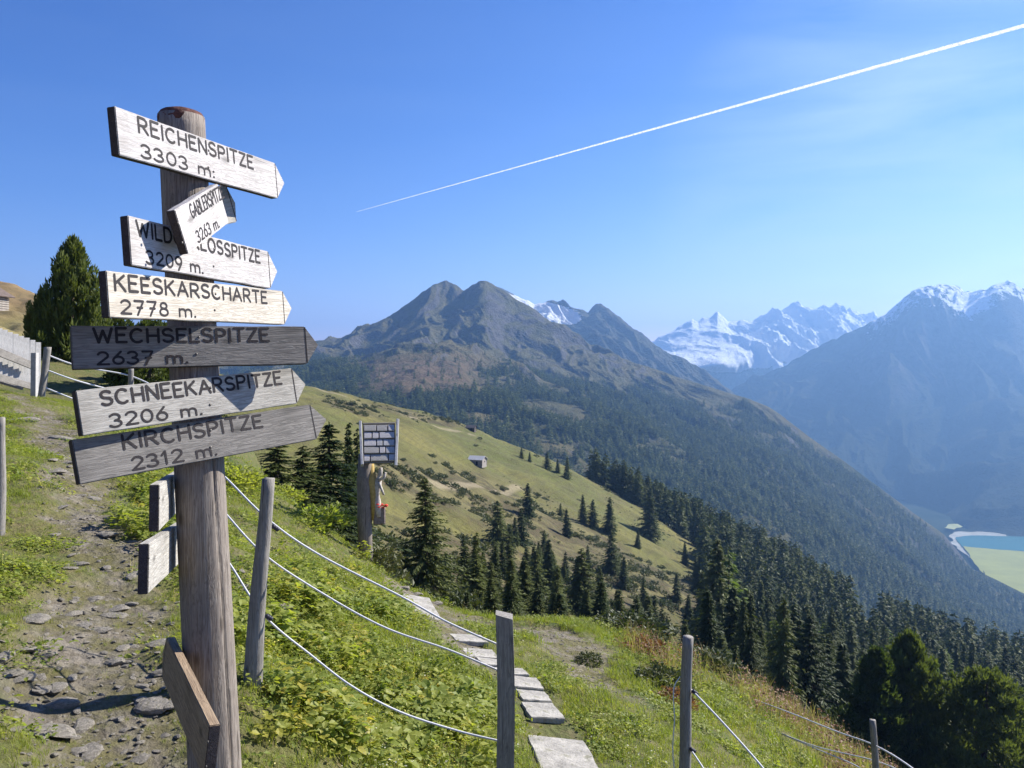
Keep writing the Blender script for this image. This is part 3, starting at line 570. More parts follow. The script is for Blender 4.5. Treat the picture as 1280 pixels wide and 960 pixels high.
for i, (W_, sh) in enumerate([(.26, lambda t: (1-t**2.2)**.75*(.75+.25*min(1, t*5))), (.34, lambda t: (1-t**2.6)**.6*(.8+.2*min(1, t*4))), (.22, lambda t: (1-t**1.6)**.8)]):
    c_, x_, y_ = pine_crown(400+i, W_, 120, .047, .019, sh)
    me = quads_mesh('stone_pine_crown_mesh', c_, x_, y_); me.materials.append(M_PINE)
    tm = trunk_mesh('stone_pine_trunk_mesh', 1, .026); tm.materials.append(M_BARK)
    lm = limbs_mesh('stone_pine_limb_mesh', 30+i, 50, W_*1.1, 1, .03); lm.materials.append(M_BARK); PIN.append((me, tm, lm))
def place_tree(name, var, loc, h, label, group=None, cat='tree', wide=1.0, seed=None):
    rr = random.Random(seed if seed is not None else hash((round(loc[0], 2), round(loc[1], 2))))
    o = empty(name, loc, rr.random()*6.28, label=label, cat=cat, group=group); wide *= rr.uniform(.86, 1.16); o.scale = (h*wide, h*wide, h); o.rotation_euler = (R(rr.gauss(0, 1.2)), R(rr.gauss(0, 1.2)), rr.random()*6.28)
    link('crown', var[0], None, o); link('trunk', var[1], None, o)
    if len(var) > 2: link('limbs', var[2], None, o)
    return o
def hit(px, py, zf, d0=15, d1=1200, n=1500):           # where a line of sight meets the ground
    d = np.exp(np.linspace(math.log(d0), math.log(d1), n)); x = (px-640)/FP*d; z = -(py-HY)/FP*d; g_ = zf(x, d)
    below = np.nonzero(z < g_)[0]
    if not len(below): return None
    i = below[0]; return Vector((x[i], d[i], g_[i]))
# big trees one can point at: base pixel, distance, height in metres
def midpt(px, d): x = (px-640)/FP*d; return Vector((x, d, float(zm(x, d))))
def nearpt(px, d): x = (px-640)/FP*d; return Vector((x, d, float(zn(x, d))))
def top_h(p, py_top): return (HY-py_top)/FP*p.y-p.z
BIG = [('spruce', SPH[0], 533, 54, 594, 1.25, 'lone spruce with spreading branches below the carved wayside shrine, right of its post'),
       ('spruce', SPH[0], 411, 44, 526, 1.5, 'tall dark spruce left of the wayside shrine, its crown reaching above the others'),
       ('spruce', SPH[2], 343, 40, 540, 1.6, 'broad spruce just beyond the slim fence post, under the lowest signs'),
       ('spruce', SPH[2], 378, 41, 556, 1.7, 'shorter spruce between the two taller spruces left of the shrine'),
       ('spruce', SPH[1], 310, 39, 560, 1.6, 'leftmost spruce of the group directly right of the signpost'),
       ('slim_spruce', SPR[5], 436, 62, 530, .75, 'slim dark spruce top left of the shrine roof, the taller of a pair'),
       ('slim_spruce', SPR[1], 447, 63, 536, .8, 'slim dark spruce top touching the shrine roof, the shorter of a pair'),
       ('stone_pine', PIN[1], 1228, 80, 838, 1.0, 'broad round-topped stone pine in the lower right corner'),
       ('stone_pine', PIN[0], 1136, 84, 790, 1.0, 'tall pointed stone pine left of the round-topped pine at lower right'),
       ('stone_pine', PIN[2], 1092, 82, 808, 1.35, 'dark stone pine behind the leaning thin fence stake at lower right'),
       ('spruce', SPH[0], 1012, 95, 768, 1.25, 'large spruce with sunlit branches left of the dark stone pines'),
       ('spruce', SPH[2], 726, 112, 685, 1.5, 'big spruce above the middle of the grassy ledge, right of the round bushes'),
       ('spruce', SPH[1], 655, 82, 698, 1.6, 'bushy spruce directly behind the square grey post'),
       ('spruce', SPH[2], 614, 80, 700, 1.4, 'spruce left of the square grey post, behind the dirt path'),
       ('spruce', SPH[0], 583, 70, 680, 1.3, 'small spruce right of the lone spruce below the shrine'),
       ('spruce', SPH[1], 893, 150, 672, 1.1, 'tall dark spruce beside the pale green larch'),
       ('spruce', SPH[2], 968, 110, 800, 1.3, 'spruce standing left of the large sunlit spruce, above the wire strands'),
       ('spruce', SPH[1], 820, 90, 770, 1.5, 'low spruce behind the small far fence stakes')]
for name, var, px_, d_, ty, wd, lab in BIG:
    p = midpt(px_, d_); h_ = top_h(p, ty); place_tree(name, var, p-Vector((0, 0, .1)), h_, lab, wide=wd)
o = empty('larch', midpt(911, 160), .7, label='pale green larch among dark spruces at the edge of the wood', cat='tree'); hl = top_h(midpt(911, 160), 690); o.scale = (hl*1.1, hl*1.1, hl)
link('crown', LAR, None, o); link('trunk', SPR[0][1], None, o)
# left pine behind the board fence
def leftpt(px, py, d): return P(px, py, d)
place_tree('stone_pine', PIN[0], leftpt(88, 515, 34), top_h(leftpt(88, 515, 34), 296), 'tall full stone pine on the left behind the board fence', wide=.66, seed=5)
place_tree('stone_pine', PIN[1], leftpt(118, 512, 36), top_h(leftpt(118, 512, 36), 385), 'lower stone pine right of the tall one, under the dark left sign ends', wide=1.1, seed=6)
place_tree('stone_pine', PIN[0], leftpt(52, 510, 34), top_h(leftpt(52, 510, 34), 362), 'narrow dark stone pine at the left foot of the tall one', wide=.75, seed=7)
place_tree('stone_pine', PIN[1], leftpt(185, 520, 30), top_h(leftpt(185, 520, 30), 400), 'stone pine hidden behind the lower signs, its top showing between two boards', wide=.95, seed=8)
place_tree('stone_pine', PIN[0], leftpt(228, 530, 32), top_h(leftpt(228, 530, 32), 412), 'stone pine directly behind the signpost, mostly covered by the boards', wide=.9, seed=9)
place_tree('stone_pine', PIN[2], leftpt(150, 520, 31), top_h(leftpt(150, 520, 31), 440), 'small stone pine behind the rope fence left of the signs', wide=1.5, seed=10)
place_tree('spruce', SPH[0], leftpt(268, 560, 33), top_h(leftpt(268, 560, 33), 470), 'small spruce between the signpost and the slope, behind the pointed sign ends', wide=.9, seed=12)

# trees of the meadow, one by one (base x, base y, height in pixels)
MEAD = [(652, 573, 12, 'lowest tip of'), (662, 577, 11, ''), (684, 587, 19, ''), (697, 591, 15, ''), (709, 599, 24, ''), (729, 653, 29, ''), (741, 661, 31, ''), (762, 666, 38, ''), (811, 670, 48, ''), (797, 685, 20, ''), (764, 716, 46, ''), (856, 706, 24, ''),
        (660, 646, 36, ''), (709, 671, 30, ''), (652, 682, 40, ''), (644, 681, 30, ''), (681, 702, 34, ''), (674, 712, 30, ''), (691, 730, 36, ''), (750, 762, 46, ''), (622, 682, 48, ''), (638, 690, 30, ''), (560, 741, 34, ''), (604, 735, 40, ''), (700, 645, 14, ''),
        (668, 728, 40, ''), (706, 725, 30, ''), (780, 735, 34, ''), (735, 712, 26, ''), (870, 742, 40, ''), (845, 752, 30, ''), (805, 765, 36, ''), (905, 700, 30, ''), (928, 735, 46, ''), (885, 775, 44, ''), (860, 790, 40, ''), (940, 800, 50, '')]
MLAB = ['tiny spruce farthest up the meadow ridge right of the hut', 'second tiny spruce along the meadow ridge right of the hut', 'pointed small spruce on the ridge, third right of the hut', 'short spruce on the ridge just before the larger one', 'spruce casting a shadow at the upper corner of the forest edge', 'left one of three spruces in the middle of the meadow', 'thin middle one of three spruces in the middle of the meadow', 'broad dark right one of three spruces in the middle of the meadow', 'tall slim spruce alone on the sunlit meadow near the forest edge', 'short bush-like spruce left of the tall slim one', 'tall spruce on the rough ground below the three spruces', 'little spruce on the bright green lower corner of the meadow',
        'grey-green spruce on the heath below the hut', 'spruce left of the three in the middle, over dark shade', 'taller of the pair of dark spruces on the heath', 'shorter left one of the pair of dark spruces on the heath', 'dark spruce below the smooth lower lawn', 'narrow spruce beside the dark one below the lower lawn', 'spruce right of the bushy spruces behind the square post', 'mid-sized spruce right of the big spruce above the ledge', 'dark spruce leftmost on the heath, above the bushes', 'small spruce at the foot of the leftmost heath spruce', 'low spruce between the lone spruce and the dirt path', 'pointed spruce behind the dirt path bend', 'tiny tree on the heath left of the three spruces',
        'spruce top just above the square post', 'small spruce in the gap left of the big spruce', 'spruce at the foot of the rough slope, right of the big spruce', 'small spruce on the lower lawn edge', 'spruce at the stony gully left of the larch', 'small spruce on the scree under the lower meadow', 'spruce rising behind the little far stakes', 'small spruce where meadow meets forest above the larch', 'dark spruce right of the larch', 'spruce in shade below the larch', 'low dark spruce behind the second post', 'spruce above the dry weeds at the right end of the ledge']
for i, (bx, by, hp, _) in enumerate(MEAD):
    p = hit(bx, by, zm, 50, 700)
    if p is None: continue
    place_tree('spruce', SPR[i % 6], p-Vector((0, 0, .2)), hp/FP*p.y*1.18, MLAB[i], wide=1.6 if i in (7, 20) else 1.3, seed=i)
# the wood: individuals first (those that show largest), the rest as one mass
r = np.random.default_rng(5); cand = []
K = 20000; d = np.exp(r.uniform(math.log(85), math.log(760), K)); pxr = r.uniform(680, 1380, K); x = (pxr-640)/FP*d; z = zm(x, d); sx_, sy_ = scr(x, d, z)
fm = forest_mask(sx_, sy_)*(1-.7*sstep(.25, .6, fbm(x/45, d/45, 3, 91))); lump = .75+.5*vnoise(x/40, d/40, 7)
keep = (r.random(K) < np.minimum(1, (d/330)**1.4)*lump*1.0)*(fm > .45)
# spacing: accept by minimum distance
pts = []
cell = {}
for i in np.argsort(d):
    if not keep[i]: continue
    ms = 3.4+r.random()*3.6; ok = True; cx, cy = int(x[i]//6), int(d[i]//6)
    for a in (-1, 0, 1):
        for b_ in (-1, 0, 1):
            for j in cell.get((cx+a, cy+b_), ()):
                if (x[i]-x[j])**2+(d[i]-d[j])**2 < ms*ms: ok = False
    if any(abs(sx_[i]-bx) < 14 and abs(d[i]-bd) < 14 for _, _, bx, bd, _, _, _ in BIG): ok = False
    if sx_[i] > 985 and d[i] < 100: ok = False
    if ok: cell.setdefault((cx, cy), []).append(i); pts.append(i)
far_trees = []
hts = {i: (8+11*r.random())*(1.3 if d[i] > 350 else 1 if d[i] > 180 else .75) for i in pts}
def zone(i):
    if d[i] > 400: return 'dark spruce in the upper band of the wood along the ridge', 'spruces of the upper band of the wood'
    if d[i] > 230: return 'dark spruce in the dense middle of the wood right of the meadow', 'spruces in the middle of the wood'
    if sx_[i] < 1000: return 'spruce in the lower left part of the wood below the larch', 'spruces in the lower left part of the wood'
    return 'spruce in the lower right part of the wood above the stone pines', 'spruces in the lower right part of the wood'
inview = [i for i in pts if sx_[i] < 1300]; inview.sort(key=lambda i: -hts[i]/d[i]); ind = set(inview[:120])
for i in pts:
    p = Vector((x[i], d[i], z[i]-.3))
    if r.random() < .07 and i in ind and d[i] > 130:
        o = empty('larch', p, r.random()*6, label='paler green larch among the dark spruces of the wood', cat='tree', group='pale larches in the wood'); o.scale = (hts[i], hts[i], hts[i]*.95); link('crown', LAR, None, o); link('trunk', SPR[0][1], None, o); continue
    if i in ind: lab, grp = zone(i); place_tree('spruce', SPR[int(r.integers(6))] if r.random() > .3 else SPH[int(r.integers(3))][:2], p, hts[i], lab, grp, wide=.8+.65*r.random(), seed=int(i))
    else: far_trees.append((p, hts[i]))

# young spruces on the steep slope under the ledge
r2 = random.Random(3); got = []; PLAB = [('young spruce on the slope between the dirt path and the wood', 'young spruces below the dirt path', 470, 700), ('young spruce below the ledge, between the square post and the second post', 'young spruces below the ledge', 700, 860), ('young spruce below the dry weeds at the right of the ledge', 'young spruces below the dry weeds', 860, 1010)]
while len(got) < 125:
    d_ = math.exp(r2.uniform(math.log(45), math.log(210))); px_ = r2.uniform(470, 1010); p = midpt(px_, d_)
    if HY-FP*p.z/p.y < 704+12*r2.random() and px_ < 860: continue
    if any((p-q).length < 2.6 for q in got) or any(abs(px_-b_[2]) < 12 and abs(d_-b_[3]) < 15 for b_ in BIG): continue
    if px_ < 580 and d_ < 95 and r2.random() < .85: continue
    got.append(p); L_ = [l for l in PLAB if l[2] <= px_ <= l[3]][0]
    place_tree('spruce', SPR[len(got) % 6], p-Vector((0, 0, .1)), r2.uniform(2.8, 6.2)*(1.35 if d_ > 120 else 1 if d_ > 70 else .8), L_[0], L_[1], wide=r2.uniform(1.0, 1.8), seed=len(got))

# scattered stuff through geometry nodes
def scatter(name, pts, scl, rots, meshes, label=None, idx=None, **k):
    n = len(pts); me = bpy.data.meshes.new(name); me.vertices.add(n); me.vertices.foreach_set('co', np.asarray(pts, np.float32).ravel())
    scl = np.asarray(scl, np.float32); 
    if scl.ndim == 1: scl = np.repeat(scl[:, None], 3, 1)
    a = me.attributes.new('sc', 'FLOAT_VECTOR', 'POINT'); a.data.foreach_set('vector', scl.ravel())
    a = me.attributes.new('ro', 'FLOAT_VECTOR', 'POINT'); a.data.foreach_set('vector', np.asarray(rots, np.float32).ravel())
    a = me.attributes.new('ix', 'INT', 'POINT'); a.data.foreach_set('value', np.asarray(idx if idx is not None else RNG.integers(0, len(meshes), n), np.int32))
    me.update(); o = bpy.data.objects.new(name, me); C.objects.link(o)
    col = bpy.data.collections.new(name+'_kinds')
    for q, ms in enumerate(meshes): col.objects.link(bpy.data.objects.new('%s_kind_%03d' % (name, q), ms))
    ng = bpy.data.node_groups.new(name, 'GeometryNodeTree'); ng.interface.new_socket('Geometry', in_out='INPUT', socket_type='NodeSocketGeometry'); ng.interface.new_socket('Geometry', in_out='OUTPUT', socket_type='NodeSocketGeometry')
    gi = ng.nodes.new('NodeGroupInput'); go = ng.nodes.new('NodeGroupOutput'); ip = ng.nodes.new('GeometryNodeInstanceOnPoints'); ci = ng.nodes.new('GeometryNodeCollectionInfo'); ci.inputs['Collection'].default_value = col; ci.inputs['Separate Children'].default_value = True; ci.inputs['Reset Children'].default_value = True
    def na(nm, ty): q = ng.nodes.new('GeometryNodeInputNamedAttribute'); q.data_type = ty; q.inputs['Name'].default_value = nm; return q.outputs['Attribute']
    L = ng.links.new; L(gi.outputs[0], ip.inputs['Points']); L(ci.outputs[0], ip.inputs['Instance']); ip.inputs['Pick Instance'].default_value = True
    L(na('ix', 'INT'), ip.inputs['Instance Index']); L(na('sc', 'FLOAT_VECTOR'), ip.inputs['Scale'])
    er = ng.nodes.new('FunctionNodeEulerToRotation'); L(na('ro', 'FLOAT_VECTOR'), er.inputs[0]); L(er.outputs[0], ip.inputs['Rotation'])
    L(ip.outputs[0], go.inputs[0]); md = o.modifiers.new('scatter', 'NODES'); md.node_group = ng
    return tag(o, kind='stuff', **k)
def yaws(n, tilt=.0): q = RNG.normal(size=(n, 3))*tilt; q[:, 2] = RNG.random(n)*6.283; return q
LOW = []
for i in range(5):
    c_, x_, y_ = spruce_crown(500+i, 1, .15+.02*i, 17, 8, 3, .043, .3, .08, .05); me = quads_mesh('far_spruce_mesh', c_, x_, y_); me.materials.append(M_NEEDLE); LOW.append(me)
M_NEEDLE2 = leaf_mat('far_forest_needles', (.02, .042, .014), (.16, .18, .05), .15)
LOW2 = []
for i in range(5):
    c_, x_, y_ = spruce_crown(520+i, 1, .17+.02*i, 10, 6, 2, .075, .3, .05, .05); me = quads_mesh('distant_spruce_mesh', c_, x_, y_); me.materials.append(M_NEEDLE2); LOW2.append(me)
K = 22000; dd = np.exp(r.uniform(math.log(330), math.log(950), K)); pp = r.uniform(640, 1400, K); xx = (pp-640)/FP*dd; zz = zm(xx, dd); qx, qy = scr(xx, dd, zz)
ridge_ok = (forest_mask(qx, qy) > .45)*(dd > 480)*(r.random(K) < (dd/800)**2)
pl = [(p.x, p.y, p.z) for p, h in far_trees]+[(a, b_, c2-.4) for a, b_, c2 in zip(xx[ridge_ok], dd[ridge_ok], zz[ridge_ok])]
hs_ = [h for p, h in far_trees]+list(14+9*r.random(int(ridge_ok.sum())))
hs_ = np.array(hs_); scatter('spruce_wood', pl, np.stack([hs_*1.1, hs_*1.1, hs_], 1), yaws(len(pl)), LOW)
# conifers behind the meadow ridge (tops show over it) and on the mountain side
def loft_scatter(X, Y, Z, mask, n, jit=3):
    Mx = mask[:-1, :-1]; A = np.abs((X[1:, :-1]-X[:-1, :-1])*(Y[:-1, 1:]-Y[:-1, :-1])-(X[:-1, 1:]-X[:-1, :-1])*(Y[1:, :-1]-Y[:-1, :-1]))
    wgt = (A*Mx); wgt = wgt.ravel()/wgt.sum(); k = RNG.choice(len(wgt), n, p=wgt); i, j = np.unravel_index(k, Mx.shape); a = RNG.random(n); b_ = RNG.random(n)
    f = lambda G: (G[i, j]*(1-a)*(1-b_)+G[i+1, j]*a*(1-b_)+G[i, j+1]*(1-a)*b_+G[i+1, j+1]*a*b_)
    return np.stack([f(X), f(Y), f(Z)], 1)
FM = np.where(A1 > .25, F1**1.6, 0)*np.exp(-((Y1-1500)/1500).clip(0)*.6)
pl = loft_scatter(X1, Y1, Z1, FM, 30000); hh = 11+11*RNG.random(len(pl)); hh = hh*np.where(pl[:, 1] > 2100, .75, 1)
pl[:, 2] -= .5; scatter('mountain_forest', pl, np.stack([hh*1.15, hh*1.15, hh], 1), yaws(len(pl)), LOW2)
FM = np.where((A1 > 1)*(A1 < 4), (1-F1)*ell(spx, spy, 540, 475, 130, 40), 0); pl = loft_scatter(X1, Y1, Z1, FM, 260); hh = 6+6*RNG.random(len(pl)); scatter('scattered_mountain_trees', pl, np.stack([hh*1.2, hh*1.2, hh], 1), yaws(len(pl)), LOW2)
# low shrubs on the heath and between the near hill and the meadow
def bush_mesh(name, seed, n, mt, flat=.6, size=.13):
    q = np.random.default_rng(seed); v = q.normal(size=(n, 3)); v /= np.linalg.norm(v, axis=1, keepdims=True); v[:, 2] = abs(v[:, 2])
    lob = 1+.35*np.sin(v[:, 0]*7+seed)*np.cos(v[:, 1]*6+seed*2); rad = .5*(.75+.3*q.random((n, 1)))*lob[:, None]
    c_ = v*rad*np.array([1, 1, flat*2]); dv = v+q.normal(size=(n, 3))*.7+np.array([0, 0, .4]); dv /= np.linalg.norm(dv, axis=1, keepdims=True); o_ = np.cross(dv, q.normal(size=(n, 3))); o_ /= np.linalg.norm(o_, axis=1, keepdims=True)
    sz = size*(.5+.8*q.random((n, 1))); me = quads_mesh(name, c_, dv*sz, o_*sz*.5); me.materials.append(mt); return me
BUSH = [bush_mesh('shrub_mesh', 600+i, 130, M_SHRUB, .45+.08*i, .13) for i in range(4)]
hw = HEA*np.where(MY > 60, 1, 0)*(1-FOR); pl = loft_scatter(MX, MY, MZ, hw**1.5*sstep(-.05, .4, fbm(MX/24, MY/16, 4, 63)), 17000); s_ = .6+2.6*RNG.random(len(pl))**3; scatter('heath_shrubs', pl, np.stack([s_*1.2, s_*1.2, s_*.8], 1), yaws(len(pl)), BUSH)
K = 3600; dd = np.exp(RNG.uniform(math.log(22), math.log(75), K)); pp = RNG.uniform(250, 1300, K); xx = (pp-640)/FP*dd; zz = zm(xx, dd); s_ = .4+1.3*RNG.random(K)**2; scatter('slope_shrubs', np.stack([xx, dd, zz], 1), np.stack([s_, s_, s_*.9], 1), yaws(K), BUSH)

# ------------------------------------------------------------------ lettering: strokes cut by a router, drawn as ribbons
def arc(cx, cy, rx, ry, a0, a1, n=10): return [(cx+rx*math.cos(R(a0+(a1-a0)*i/n)), cy+ry*math.sin(R(a0+(a1-a0)*i/n))) for i in range(n+1)]
G_ = {'A': (.72, [[(0, 0), (.36, 1), (.72, 0)], [(.13, .35), (.59, .35)]]), 'B': (.6, [[(0, 0), (0, 1), (.3, 1)]+arc(.32, .76, .24, .24, 90, -90)+[(0, .52)], arc(.3, .26, .3, .26, 90, -90)+[(0, 0)]]),
 'C': (.68, [arc(.36, .5, .36, .5, 50, 310, 16)]), 'E': (.52, [[(.52, 1), (0, 1), (0, 0), (.52, 0)], [(0, .52), (.42, .52)]]), 'G': (.68, [arc(.36, .5, .36, .5, 55, 350, 16)+[(.4, .42)]]),
 'H': (.62, [[(0, 0), (0, 1)], [(.62, 0), (.62, 1)], [(0, .5), (.62, .5)]]), 'I': (.06, [[(.03, 0), (.03, 1)]]), 'K': (.6, [[(0, 0), (0, 1)], [(.56, 1), (0, .42)], [(.18, .6), (.6, 0)]]),
 'L': (.5, [[(0, 1), (0, 0), (.5, 0)]]), 'N': (.62, [[(0, 0), (0, 1), (.62, 0), (.62, 1)]]), 'O': (.7, [arc(.35, .5, .35, .5, 90, 450, 20)]), 'D': (.62, [[(0, 0), (0, 1), (.22, 1)]+arc(.24, .5, .38, .5, 90, -90, 10)+[(0, 0)]]),
 'P': (.56, [[(0, 0), (0, 1), (.28, 1)]+arc(.3, .74, .26, .26, 90, -90)+[(0, .48)]]), 'R': (.6, [[(0, 0), (0, 1), (.28, 1)]+arc(.3, .74, .26, .26, 90, -90)+[(0, .48)], [(.26, .48), (.6, 0)]]),
 'S': (.58, [arc(.29, .75, .27, .25, 30, 270, 10)+arc(.29, .25, .29, .25, 90, -150, 10)]), 'T': (.62, [[(0, 1), (.62, 1)], [(.31, 1), (.31, 0)]]), 'W': (.95, [[(0, 1), (.24, 0), (.475, .85), (.71, 0), (.95, 1)]]),
 'Z': (.58, [[(.02, 1), (.58, 1), (0, 0), (.58, 0)]]), '0': (.56, [arc(.28, .45, .28, .45, 90, 450, 18)]), '1': (.3, [[(0, .68), (.2, .95), (.2, 0)]]), '2': (.56, [arc(.28, .66, .26, .26, 160, -30, 9)+[(0, 0), (.58, 0)]]),
 '3': (.52, [arc(.22, .68, .25, .23, 150, -90, 9), arc(.22, .22, .3, .23, 90, -150, 9)]), '6': (.54, [[(.42, .95)]+arc(.27, .28, .27, .28, 150, 510, 16)]), '7': (.54, [[(0, .92), (.54, .92), (.16, -.08)], [(.16, .44), (.46, .44)]]),
 '8': (.52, [arc(.26, .7, .2, .21, 90, 450, 14), arc(.26, .24, .26, .25, 90, 450, 14)]), '9': (.52, [arc(.26, .62, .26, .28, 0, 360, 14)+[(.5, .45), (.22, -.08)]]),
 'm': (.84, [[(0, 0), (0, .56)]+[], [(0, .40)]+arc(.21, .36, .21, .20, 160, 0, 6)+[(.42, 0)], [(.42, .40)]+arc(.63, .36, .21, .20, 160, 0, 6)+[(.84, 0)]]), '.': (.05, [[(0, 0), (.05, 0)]]), ':': (.05, [[(0, 0), (.05, 0)], [(0, .42), (.05, .42)]]), ' ': (.3, [])}
def text_mesh(s, cap, width, sw, seed=0):
    """ribbons in the x-z plane, first letter at x = 0; squeezed to the given width"""
    rr = random.Random(seed); gap = .25; tot = sum(G_[c][0] for c in s)+gap*(len(s)-1); kx = width/tot; V = []; Fc = []; x = 0
    for c in s:
        gw, st = G_[c]; jz = rr.uniform(-.02, .02); js = rr.uniform(.96, 1.04)
        for pl_ in st:
            q = [Vector(((x+a*1.0)*kx, (b_*js+jz)*cap)) for a, b_ in pl_]
            for a, b_ in zip(q[:-1], q[1:]):
                dv = (b_-a); l = dv.length
                if l < 1e-6: continue
                dv /= l; n_ = Vector((-dv.y, dv.x))*sw/2
                i = len(V); e = dv*sw*.12; V += [a-e+n_, a-e-n_, b_+e-n_, b_+e+n_]; Fc.append((i, i+1, i+2, i+3))
            for p in q:
                i = len(V); V += [p+Vector((math.cos(t*math.pi/3), math.sin(t*math.pi/3)))*sw*.5 for t in range(6)]; Fc.append(tuple(range(i, i+6)))
        x += gw+gap
    me = bpy.data.meshes.new('lettering'); me.from_pydata([(v.x, -.0004*((k*7) % 5)/5, v.y) for k, v in enumerate(V)], [], Fc); me.update(); return me

# ------------------------------------------------------------------ the signpost
PD = 3.0
def postx(y): return 226+(y-130)*0.051
base = Vector(((postx(1080)-640)/FP*PD, PD, float(zn((postx(1080)-640)/FP*PD, PD))-.12))
SP = empty('signpost', base, label='tall round wooden signpost carrying pointed summit name boards beside the stony path', cat='signpost')
def frame(o, X, Y, Z, T): M = Matrix((X, Y, Z)).transposed().to_4x4(); M.translation = T-base; o.matrix_local = M
topz = -(146-HY)/FP*PD
def post_mesh():
    V = []; Fc = []; seg = 96; H0 = base.z; n = 60; rr = random.Random(2)
    for i in range(n+1):
        t = i/n; z = H0+(topz-H0)*t; py = HY-z*FP/PD; cx = (postx(py)-640)/FP*PD; r0 = .094-.014*t
        for j in range(seg):
            a = 2*math.pi*j/seg; q = r0*(1+.010*math.sin(a*3+1+t*.6)+.006*math.sin(a*7+t*2)+.004*math.sin(a*17+2))
            # long drying cracks
            for ca, w_, dp in ((R(-33)+.05*math.sin(t*6), .05, .012*(t < .62)), (R(-150), .04, .008), (R(-100)+.03*math.sin(t*9), .028, .004*(t < .5))):
                da = (a-ca+math.pi) % (2*math.pi)-math.pi
                q -= dp*max(0, 1-abs(da)/w_)
            V.append((cx+q*math.cos(a)-base.x, q*math.sin(a), z-base.z))
    for i in range(n):
        for j in range(seg): Fc.append((i*seg+j, i*seg+(j+1) % seg, (i+1)*seg+(j+1) % seg, (i+1)*seg+j))
    Fc.append(tuple(n*seg+j for j in range(seg)))
    me = bpy.data.meshes.new('post'); me.from_pydata(V, [], Fc); me.polygons.foreach_set('use_smooth', [True]*len(me.polygons)); me.update(); return me
link('post', post_mesh(), M_POST, SP)
tx = (postx(140)-640)/FP*PD-base.x
capm = []; V = []; Fc = []; seg = 40
for i, (rr_, zz_) in enumerate([(.077, -.060), (.0795, -.058), (.0805, -.045), (.079, -.034), (.070, -.020), (.042, -.010), (.001, -.006)]):
    for j in range(seg):
        a = 6.2832*j/seg; q = rr_*(1+.012*math.sin(a*9)+.01*math.sin(a*4+1)); V.append((tx+q*math.cos(a), q*math.sin(a), topz-base.z+zz_+.035+(.006*math.sin(a*5)+.004*math.sin(a*11) if i < 3 else 0)))
for i in range(6):
    for j in range(seg): Fc.append((i*seg+j, i*seg+(j+1) % seg, (i+1)*seg+(j+1) % seg, (i+1)*seg+j))
me = bpy.data.meshes.new('cap'); me.from_pydata(V, [], Fc); me.polygons.foreach_set('use_smooth', [True]*len(Fc)); me.update(); link('cap', me, M_RUST, SP, label='flaking red-brown bark cap')
TH = .030
def board(X, Y, Z, T, tl, tr, tip, H, mt, lines=(), lab=None, skew=0.0, groove=True):
    """T = middle of the front face over the post; Y points into the wood"""
    bm = bmesh.new(); o = [(tl, -H/2), (tr, -H/2), (tr+tip, 0), (tr, H/2), (tl, H/2)]
    if tip <= 0: o = [(tl, -H/2), (tr, -H/2), (tr, H/2), (tl, H/2)]
    # a slightly uneven sawn outline
    rr = random.Random(int(abs(tl)*1e4)); pts = []
    for a, b_ in zip(o, o[1:]+o[:1]):
        n = 8 if abs(a[0]-b_[0]) > .2 else 1
        for k in range(n): pts.append((a[0]+(b_[0]-a[0])*k/n, a[1]+(b_[1]-a[1])*k/n+(rr.uniform(-.0012, .0012) if k else 0)))
    f = bm.faces.new([bm.verts.new((a, 0, b_)) for a, b_ in pts]); bm.normal_update()
    ex = bmesh.ops.extrude_face_region(bm, geom=[f]); bmesh.ops.translate(bm, vec=(0, TH, 0), verts=[v for v in ex['geom'] if isinstance(v, bmesh.types.BMVert)])
    bmesh.ops.recalc_face_normals(bm, faces=bm.faces); bmesh.ops.bevel(bm, geom=[e for e in bm.edges if len(e.link_faces) == 2 and e.calc_face_angle() > .6], offset=.0022, segments=2, affect='EDGES')
    for f_ in bm.faces: f_.material_index = 1 if (f_.normal.x < -.6 or f_.normal.z < -.8 or (mt != M_BROWNW and f_.normal.z > .995 and False)) else 0  # left ends and undersides get the painted-in shade tone
    bme = bm_mesh('sign_board', bm); bme.materials.append(mt); bme.materials.append(M_EDGESHADE)
    ob = link('sign_board', bme, None, SP, label=lab); frame(ob, X, Y, Z, T)
    for (s, x, z, wd, cap, sw) in lines:
        l = link('lettering', text_mesh(s, cap, wd, sw, len(s)), M_LETTER, ob); l.location = (x, -.0009, z)
    if groove and tip > 0:
        gme = bpy.data.meshes.new('groove'); gx_ = tr-.002; gme.from_pydata([(gx_, 0, -H/2+.004), (gx_+.005, 0, -H/2+.004), (gx_+.005, 0, H/2-.003), (gx_, 0, H/2-.003)], [], [(0, 1, 2, 3)]); q = link('groove', gme, M_LETTER, ob); q.location = (0, -.0007, 0)
    for sx_, sz_ in ((.0, -.2*H), (.012, .22*H)):
        sm = bmesh.new(); bmesh.ops.create_uvsphere(sm, u_segments=10, v_segments=6, radius=.0045); bmesh.ops.scale(sm, vec=(1, .5, 1), verts=sm.verts); q = link('screw', bm_mesh('screw', sm, True), M_SCREW, ob); q.location = (sx_-.02, -.001, sz_)
    return ob
